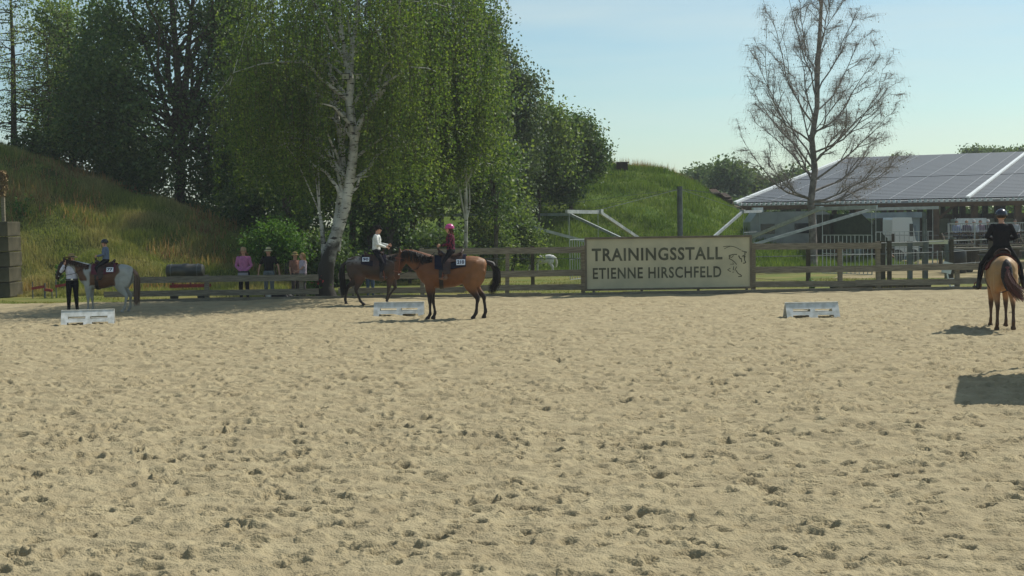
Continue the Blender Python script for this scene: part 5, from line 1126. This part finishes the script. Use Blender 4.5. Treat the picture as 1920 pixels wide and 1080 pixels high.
            fs = [(i * n + k, i * n + (k + 1) % n, (i + 1) * n + (k + 1) % n, (i + 1) * n + k) for i in range(4) for k in range(n)] + [tuple(range(4 * n, 5 * n))]
            mb.add(vs, fs); o = mb.build('hat', hm_, t, smooth=True); md = o.modifiers.new('s', 'SOLIDIFY'); md.thickness = .008
            if hat != 'cap': MB().loft([(*(top + Vector((0, 0, .022))), .101, .088), (*(top + Vector((0, 0, .045))), .1, .087)], n=20, side=tuple(sd)).build('hat_band', leather_b, o)
    return t
def bay_spot(px, py): p = gr(px, py); return p
# ---------------------------------------------------------------- the bay horse 210
LEFT = math.pi
nk = [(.44, 1.22, .30, .17), (.62, 1.31, .285, .15), (.80, 1.42, .235, .115), (.96, 1.51, .185, .09), (1.08, 1.555, .14, .08), (1.15, 1.55, .11, .075)]
p = gr(846, 598.5); bay = horse('bay_horse', 'golden bay horse numbered 210 standing side-on, facing left', (p.x, p.y, 0), LEFT, 1.0, coat_bay, dark, nk, (1.17, 1.56, 8, 0),
      [(0, 0, 0), (-7, 2, 0), (8, 6, 0), (-8, 4, 0)], tail=[(-.86, 1.36), (-.99, 1.31), (-1.10, 1.12), (-1.10, .85), (-.97, .62)], mane_side=1, tuck=(.36, 1.60, 0), mane_len=.28, mane_pow=3.0)
tack(bay, hx(32, 34, 50), '210', 1, rs_=.80, rx=-.02)
plaid = mat('plaid_shirt', hx(110, 46, 62), .9, hx(44, 34, 48), 22, spec=.1, ramp=(.48, .52), detail=0)
def ride(hs, scale, label, x=.0, z=0, **k):
    s = hs.scale[0]; a = hs.rotation_euler[2]; zc, hh, hw = trunk_at(0); zt = (zc + hh + .10) * s; loc = (hs.location.x + math.cos(a) * x * s, hs.location.y + math.sin(a) * x * s, zt - .83 * scale + z)
    return person(label, loc, a, scale, seat=True, **k)
def legs_out(dx=0): return {}
ride(bay, .80, 'child rider in a pink helmet and dark plaid shirt on the bay horse', x=-.02, hat='helmet', hatc=hx(190, 70, 132), hair=hx(120, 74, 48), shirt_m=plaid, shirt=hx(110, 46, 62), trousers=hx(34, 32, 36), boots=hx(110, 84, 66), hair_len=.30, female=True,
     J=dict(knL=(.20, .33, .58), anL=(.14, .42, .16), toeL=(.32, .44, .12), knR=(.20, -.33, .58), anR=(.14, -.42, .16), toeR=(.32, -.44, .12)))
# ---------------------------------------------------------------- the grey roan 90
p = gr(704, 572.5); nk2 = [(.44, 1.22, .30, .17), (.62, 1.30, .27, .14), (.80, 1.38, .21, .11), (.96, 1.42, .165, .085), (1.08, 1.42, .13, .08)]
roan = horse('roan_horse', 'dark grey roan horse numbered 90 walking right behind the bay', (p.x, p.y, 0), 0, .93, coat_roan, dark, nk2, (1.12, 1.42, 35, 0), [(16, 52, .16), (-10, 0, 0), (-18, 0, 0), (16, 0, .02)], tail=[(-.86, 1.33), (-.96, 1.24), (-1.0, 1.0), (-.99, .7), (-.95, .32)], mane_side=-1, tuck=(.42, 1.55, 0))
tack(roan, hx(34, 32, 48), '90', -1, plate=(-.24, 50), rs_=.93, rx=.06, an=(.16, .40, .16))
ride(roan, .93, 'rider in a white blouse and black hat on the grey roan horse', x=.06, hat='cap', hatc=hx(28, 26, 28), hair=hx(52, 40, 34), shirt=hx(226, 228, 222), trousers=hx(30, 30, 36), boots=hx(60, 48, 40), female=True,
     J=dict(chest=(.02, 0, 1.26), neck=(.03, 0, 1.44), head=(.06, 0, 1.56), elL=(.10, .22, 1.13), wrL=(.36, .06, 1.09), elR=(.06, -.22, 1.12), wrR=(.30, -.06, 1.03), knL=(.22, .32, .56), anL=(.16, .40, .16), knR=(.22, -.32, .56), anR=(.16, -.40, .16), toeL=(.34, .42, .12), toeR=(.34, -.42, .12)))
# ---------------------------------------------------------------- the pinto pony 77
p = gr(199, 586); nk3 = [(.44, 1.22, .30, .17), (.64, 1.32, .26, .14), (.84, 1.43, .20, .105), (1.02, 1.52, .155, .085), (1.16, 1.57, .13, .08)]
pinto = horse('pinto_pony', 'brown and white pinto pony numbered 77 standing at the left', (p.x, p.y, 0), LEFT + .06, .87, coat_pinto, hx(70, 50, 42), nk3, (1.22, 1.60, 24, 0), [(2, 0, 0), (-5, 0, 0), (5, 0, 0), (-3, 0, 0)], tail=[(-.86, 1.33), (-.95, 1.22), (-.99, 1.0), (-.98, .68), (-.95, .25)], mane_side=1, tuck=(.36, 1.58, 0), mane_len=.16, tailc=hx(112, 92, 76))
tack(pinto, hx(96, 52, 62), '77', 1, plate=(-.22, 60), rs_=.72, rx=-.04, an=(.14, .38, .27))
ride(pinto, .72, 'small child rider in a blue-grey shirt and dark helmet on the pinto pony', x=-.04, hat='helmet', hatc=hx(40, 42, 46), hair=hx(80, 60, 44), shirt=hx(104, 118, 140), trousers=hx(34, 34, 40), look=.4)
# handler
p = gr(137, 587); person('man in a white shirt, black trousers and tan hat holding the pinto pony', (p.x, p.y, 0), R(-75), .93, hat='western', hatc=hx(150, 130, 92), hair=hx(90, 74, 58), shirt=hx(222, 220, 232), trousers=hx(26, 26, 28), boots=hx(28, 26, 26), belt=True, look=.9,
     J=dict(elR=(.12, -.30, 1.22), wrR=(.16, -.20, 1.42), shR=(0, -.19, 1.38), elL=(.02, .38, 1.27), wrL=(.0, .60, 1.36), anL=(-.02, .12, .085), anR=(-.02, -.12, .085)))
# ---------------------------------------------------------------- the buckskin on the right
p = gr(1884, 620); nk4 = [(.44, 1.24, .29, .17), (.62, 1.32, .25, .14), (.80, 1.40, .19, .105), (.98, 1.46, .15, .085), (1.08, 1.46, .12, .08)]
a4 = R(77); q = Vector((math.cos(a4), math.sin(a4), 0)) * .62
buck = horse('buckskin_horse', 'buckskin horse seen from behind, walking away at the right edge', (p.x + q.x, p.y + q.y, 0), a4, .98, coat_buckskin, dark, nk4, (1.14, 1.47, 30, 0), [(8, 0, 0), (-9, 0, 0), (6, 0, 0), (-9, 6, .03)],
      tail=[(-.87, 1.40), (-.97, 1.28), (-1.02, 1.05, -.02), (-1.05, .86, -.10), (-1.06, .66, -.26)], mane_side=1, tuck=(.40, 1.6, 0), tailc=hx(92, 56, 48))
MB().loft([(-.84, 0, 1.44, .02, .02), (-.88, 0, 1.41, .05, .05), (-.92, 0, 1.35, .08, .085), (-.95, 0, 1.24, .09, .11), (-.97, 0, 1.10, .09, .115), (-.98, -.01, .98, .07, .09), (-.98, -.02, .88, .04, .06), (-.98, -.02, .82, .01, .02)], n=22).build('tail_root', mat('tail_black', hx(34, 30, 32), .7, bump=.8, bscale=40, spec=.3), buck, smooth=True)
tack(buck, hx(96, 48, 40), None, 1, rs_=.99, rx=-.02, an=(.06, .44, .16))
ride(buck, .99, 'rider in black with a dark helmet on the buckskin horse, seen from behind', x=-.02, hat='helmet', hatc=hx(48, 50, 62), hair=hx(60, 46, 38), shirt=hx(36, 34, 38), trousers=hx(30, 29, 31), boots=hx(40, 34, 30),
     J=dict(elL=(.0, .28, 1.15), elR=(.0, -.29, 1.14), knL=(.18, .36, .58), knR=(.18, -.36, .58), anL=(.06, .44, .16), anR=(.06, -.44, .16), toeL=(.22, .50, .12), toeR=(.22, -.50, .12)))
# small white pony behind the fence
p = gy(1018, 61); nk5 = [(.44, 1.2, .29, .17), (.66, 1.16, .24, .13), (.84, 1.06, .19, .10), (.98, .92, .14, .085)]
horse('white_pony', 'little white pony grazing behind the arena fence', (p.x, p.y, 0), LEFT, .56, coat_white, hx(210, 208, 200), nk5, (1.03, .86, 10, 0), [(3, 0, 0), (-5, 0, 0), (4, 0, 0), (-6, 0, 0)], group='horses beyond the fence', hair_n=40)
# ---------------------------------------------------------------- spectators
SP = 42.3; GRP = 'spectators behind the fence'
def stand(px, Y, lab, sc, rz, **k): p = gy(px, Y); return person(lab, (p.x, p.y, 0), rz, sc, group=GRP, **k)
stand(455, SP, 'woman in a pink shirt and cap with a light bag hanging at her waist', .965, R(-88), hat='cap', hatc=hx(170, 140, 112), hair=hx(140, 100, 70), shirt=hx(190, 120, 160), trousers=hx(40, 38, 46), female=True, hair_len=.15,
      J=dict(elL=(.02, .24, 1.12), wrL=(.16, .05, .93), elR=(.02, -.24, 1.12), wrR=(.16, -.05, .93)))
stand(502, SP + .1, 'woman in a black T-shirt, grey trousers and a pale sun hat', .95, R(-92), hat='sunhat', hatc=hx(196, 186, 146), hair=hx(110, 84, 60), shirt=hx(40, 38, 40), trousers=hx(120, 126, 128), female=True, sleeves='short',
      J=dict(elL=(-.02, .30, 1.12), wrL=(.0, .34, .88), elR=(-.02, -.30, 1.12), wrR=(.0, -.34, .88)))
stand(566, SP - .1, 'fair-haired girl in a pale pink top leaning at the fence', .86, R(-150), hair=hx(190, 150, 100), shirt=hx(196, 180, 190), trousers=hx(110, 100, 104), female=True, hair_len=.3, sleeves='short', J=dict(elL=(.12, .22, 1.15), wrL=(.28, .10, 1.05)))
stand(551, SP + .35, 'person in a straw hat and brown top behind the fair-haired girl', .86, R(-40), hat='sunhat', hatc=hx(190, 160, 110), hair=hx(120, 84, 60), shirt=hx(150, 110, 96), trousers=hx(96, 84, 80), sleeves='short')
stand(692, SP + .3, 'child in jeans standing behind the fence and the roan horse', .76, R(-90), hair=hx(90, 66, 48), shirt=hx(80, 84, 90), trousers=hx(78, 96, 120))
stand(664, SP + .5, 'child in grey trousers beside the one in jeans, behind the roan horse', .72, R(-90), hair=hx(90, 66, 48), shirt=hx(90, 84, 80), trousers=hx(128, 120, 112))
# waist bag of the woman in pink
pw = gy(456, SP); t = thing('waist_bag', 'light fabric bag hanging in front of the woman in pink', 'bag', (pw.x, SP - .22, .62)); MB().loft([(0, 0, 0, .05, .14), (0, 0, .12, .06, .17), (0, 0, .26, .03, .15)], n=12, side=(1, 0, 0)).build('pouch', mat('bag_cloth', hx(150, 142, 148), .9, bump=.4), t, smooth=True); MB().loft([(0, 0, .26, .02, .16), (0, 0, .31, .02, .16)], n=12, side=(1, 0, 0)).build('strap', black, t)
# lying dog -------------------------------------------------------------
def dog():
    p = gy(520, FY + .55); t = thing('dog', 'black and white dog lying on the grass behind the fence', 'dog', (p.x, p.y, 0), LEFT); mb = MB()
    mb.loft([(-.42, 0, .11, .07, .07), (-.30, 0, .13, .12, .12), (-.1, 0, .14, .125, .13), (.12, 0, .15, .13, .13), (.28, 0, .17, .12, .11), (.36, 0, .20, .09, .08)], n=14)
    mb.loft([(.28, 0, .19, .10, .08), (.40, 0, .25, .075, .065), (.46, 0, .28, .07, .07)], n=12); mb.loft([(.44, 0, .29, .07, .068), (.52, 0, .29, .07, .065), (.59, 0, .265, .042, .038), (.67, 0, .255, .03, .028)], n=12)
    for s in (-1, 1):
        mb.loft([(.24, s * .10, .12, .06, .05), (.32, s * .11, .05, .045, .04), (.50, s * .10, .035, .028, .03), (.60, s * .10, .03, .03, .032)], n=8); mb.loft([(-.28, s * .11, .13, .10, .06), (-.18, s * .16, .08, .07, .05), (-.26, s * .17, .035, .035, .035), (-.08, s * .17, .03, .03, .035)], n=8)
        mb.loft([(.46, s * .05, .33, .025, .02), (.46, s * .075, .38, .02, .01), (.475, s * .08, .395, .006, .006)], n=6)
    mb.loft([(-.40, 0, .10, .035, .035), (-.52, .08, .06, .04, .04), (-.62, .2, .05, .03, .03), (-.66, .3, .05, .01, .01)], n=8)
    me = remesh(mb, .014, 3, 'body'); paint(me, lambda c: mixc(hx(220, 218, 212), hx(30, 28, 28), (sstep(.26, .2, c[:, 0]) * sstep(.03, .08, c[:, 2])) + sstep(.4, .44, c[:, 0]) * sstep(.27, .31, c[:, 2]))); link('body', me, coatm, t)
    MB().ball((.68, 0, .265), .014).build('nose', black, t)
    for s in (-1, 1): MB().ball((.545, s * .045, .31), .010).build('eye', black, t)
    MB().loft([(.385, 0, .235, .09, .078), (.405, 0, .25, .085, .075)], n=14).build('collar', redm, t)
dog()
# seated spectators on the stand ---------------------------------------------
sit = dict(seat=True, J=dict(hipL=(0, .1, .90), hipR=(0, -.1, .90), knL=(.40, .13, .88), knR=(.40, -.13, .88), anL=(.42, .13, .47), anR=(.42, -.13, .47), toeL=(.58, .14, .43), toeR=(.58, -.14, .43), wrL=(.30, .12, .98), wrR=(.30, -.12, .98)))
seats = [(1793, 'spectator in pale blue seated at the left end of the stand', hx(130, 140, 170), None), (1812, 'spectator in dark purple seated second from the left on the stand', hx(80, 60, 88), None), (1826, 'spectator in white seated in the middle of the stand', hx(200, 200, 206), 'cap'), (1838, 'spectator in mauve seated right of the one in white', hx(140, 110, 130), None), (1852, 'spectator in black seated left of the mounted rider', hx(50, 48, 54), 'cap'), (1903, 'spectator in pale grey seated right of the mounted rider', hx(180, 180, 184), None)]
for i, (px, lab, sh, ht) in enumerate(seats):
    pz = gy(px, gY + .95); person(lab, (pz.x, pz.y, zp - .51 - .43 * .9), R(-90) + rs.normal() * .2, .9, shirt=sh, hat=ht, hatc=hx(200, 196, 190), trousers=hx(70, 72, 84), hair=[hx(70, 50, 40), hx(150, 120, 80), hx(60, 44, 36)][i % 3], group='spectators seated on the stand', **sit)
bn = thing('bench', 'long timber bench carrying the seated spectators', 'bench', (gy(1775, gY).x, gY + .95, zp - .51)); MB().box((W_ / 2, 0, .33), (W_, .34, .05)).build('seat', wood, bn)
for k in range(7): MB().box((.1 + (W_ - .2) * k / 6, 0, .152), (.08, .3, .303)).build('leg', wood_d, bn)

# ================================================================ HAZE
hz_ = MB().box((0, 90, 24.5), (520, 360, 51)).build('haze', None); tag(hz_, kind='stuff')
hm_ = bpy.data.materials.new('haze'); hm_.use_nodes = True; n_ = hm_.node_tree; n_.nodes.clear(); o_ = n_.nodes.new('ShaderNodeOutputMaterial'); v_ = n_.nodes.new('ShaderNodeVolumePrincipled')
v_.inputs['Color'].default_value = (.92, .97, 1, 1); v_.inputs['Density'].default_value = .0005; v_.inputs['Anisotropy'].default_value = .3; n_.links.new(v_.outputs[0], o_.inputs['Volume'])
hz_.data.materials.append(hm_)
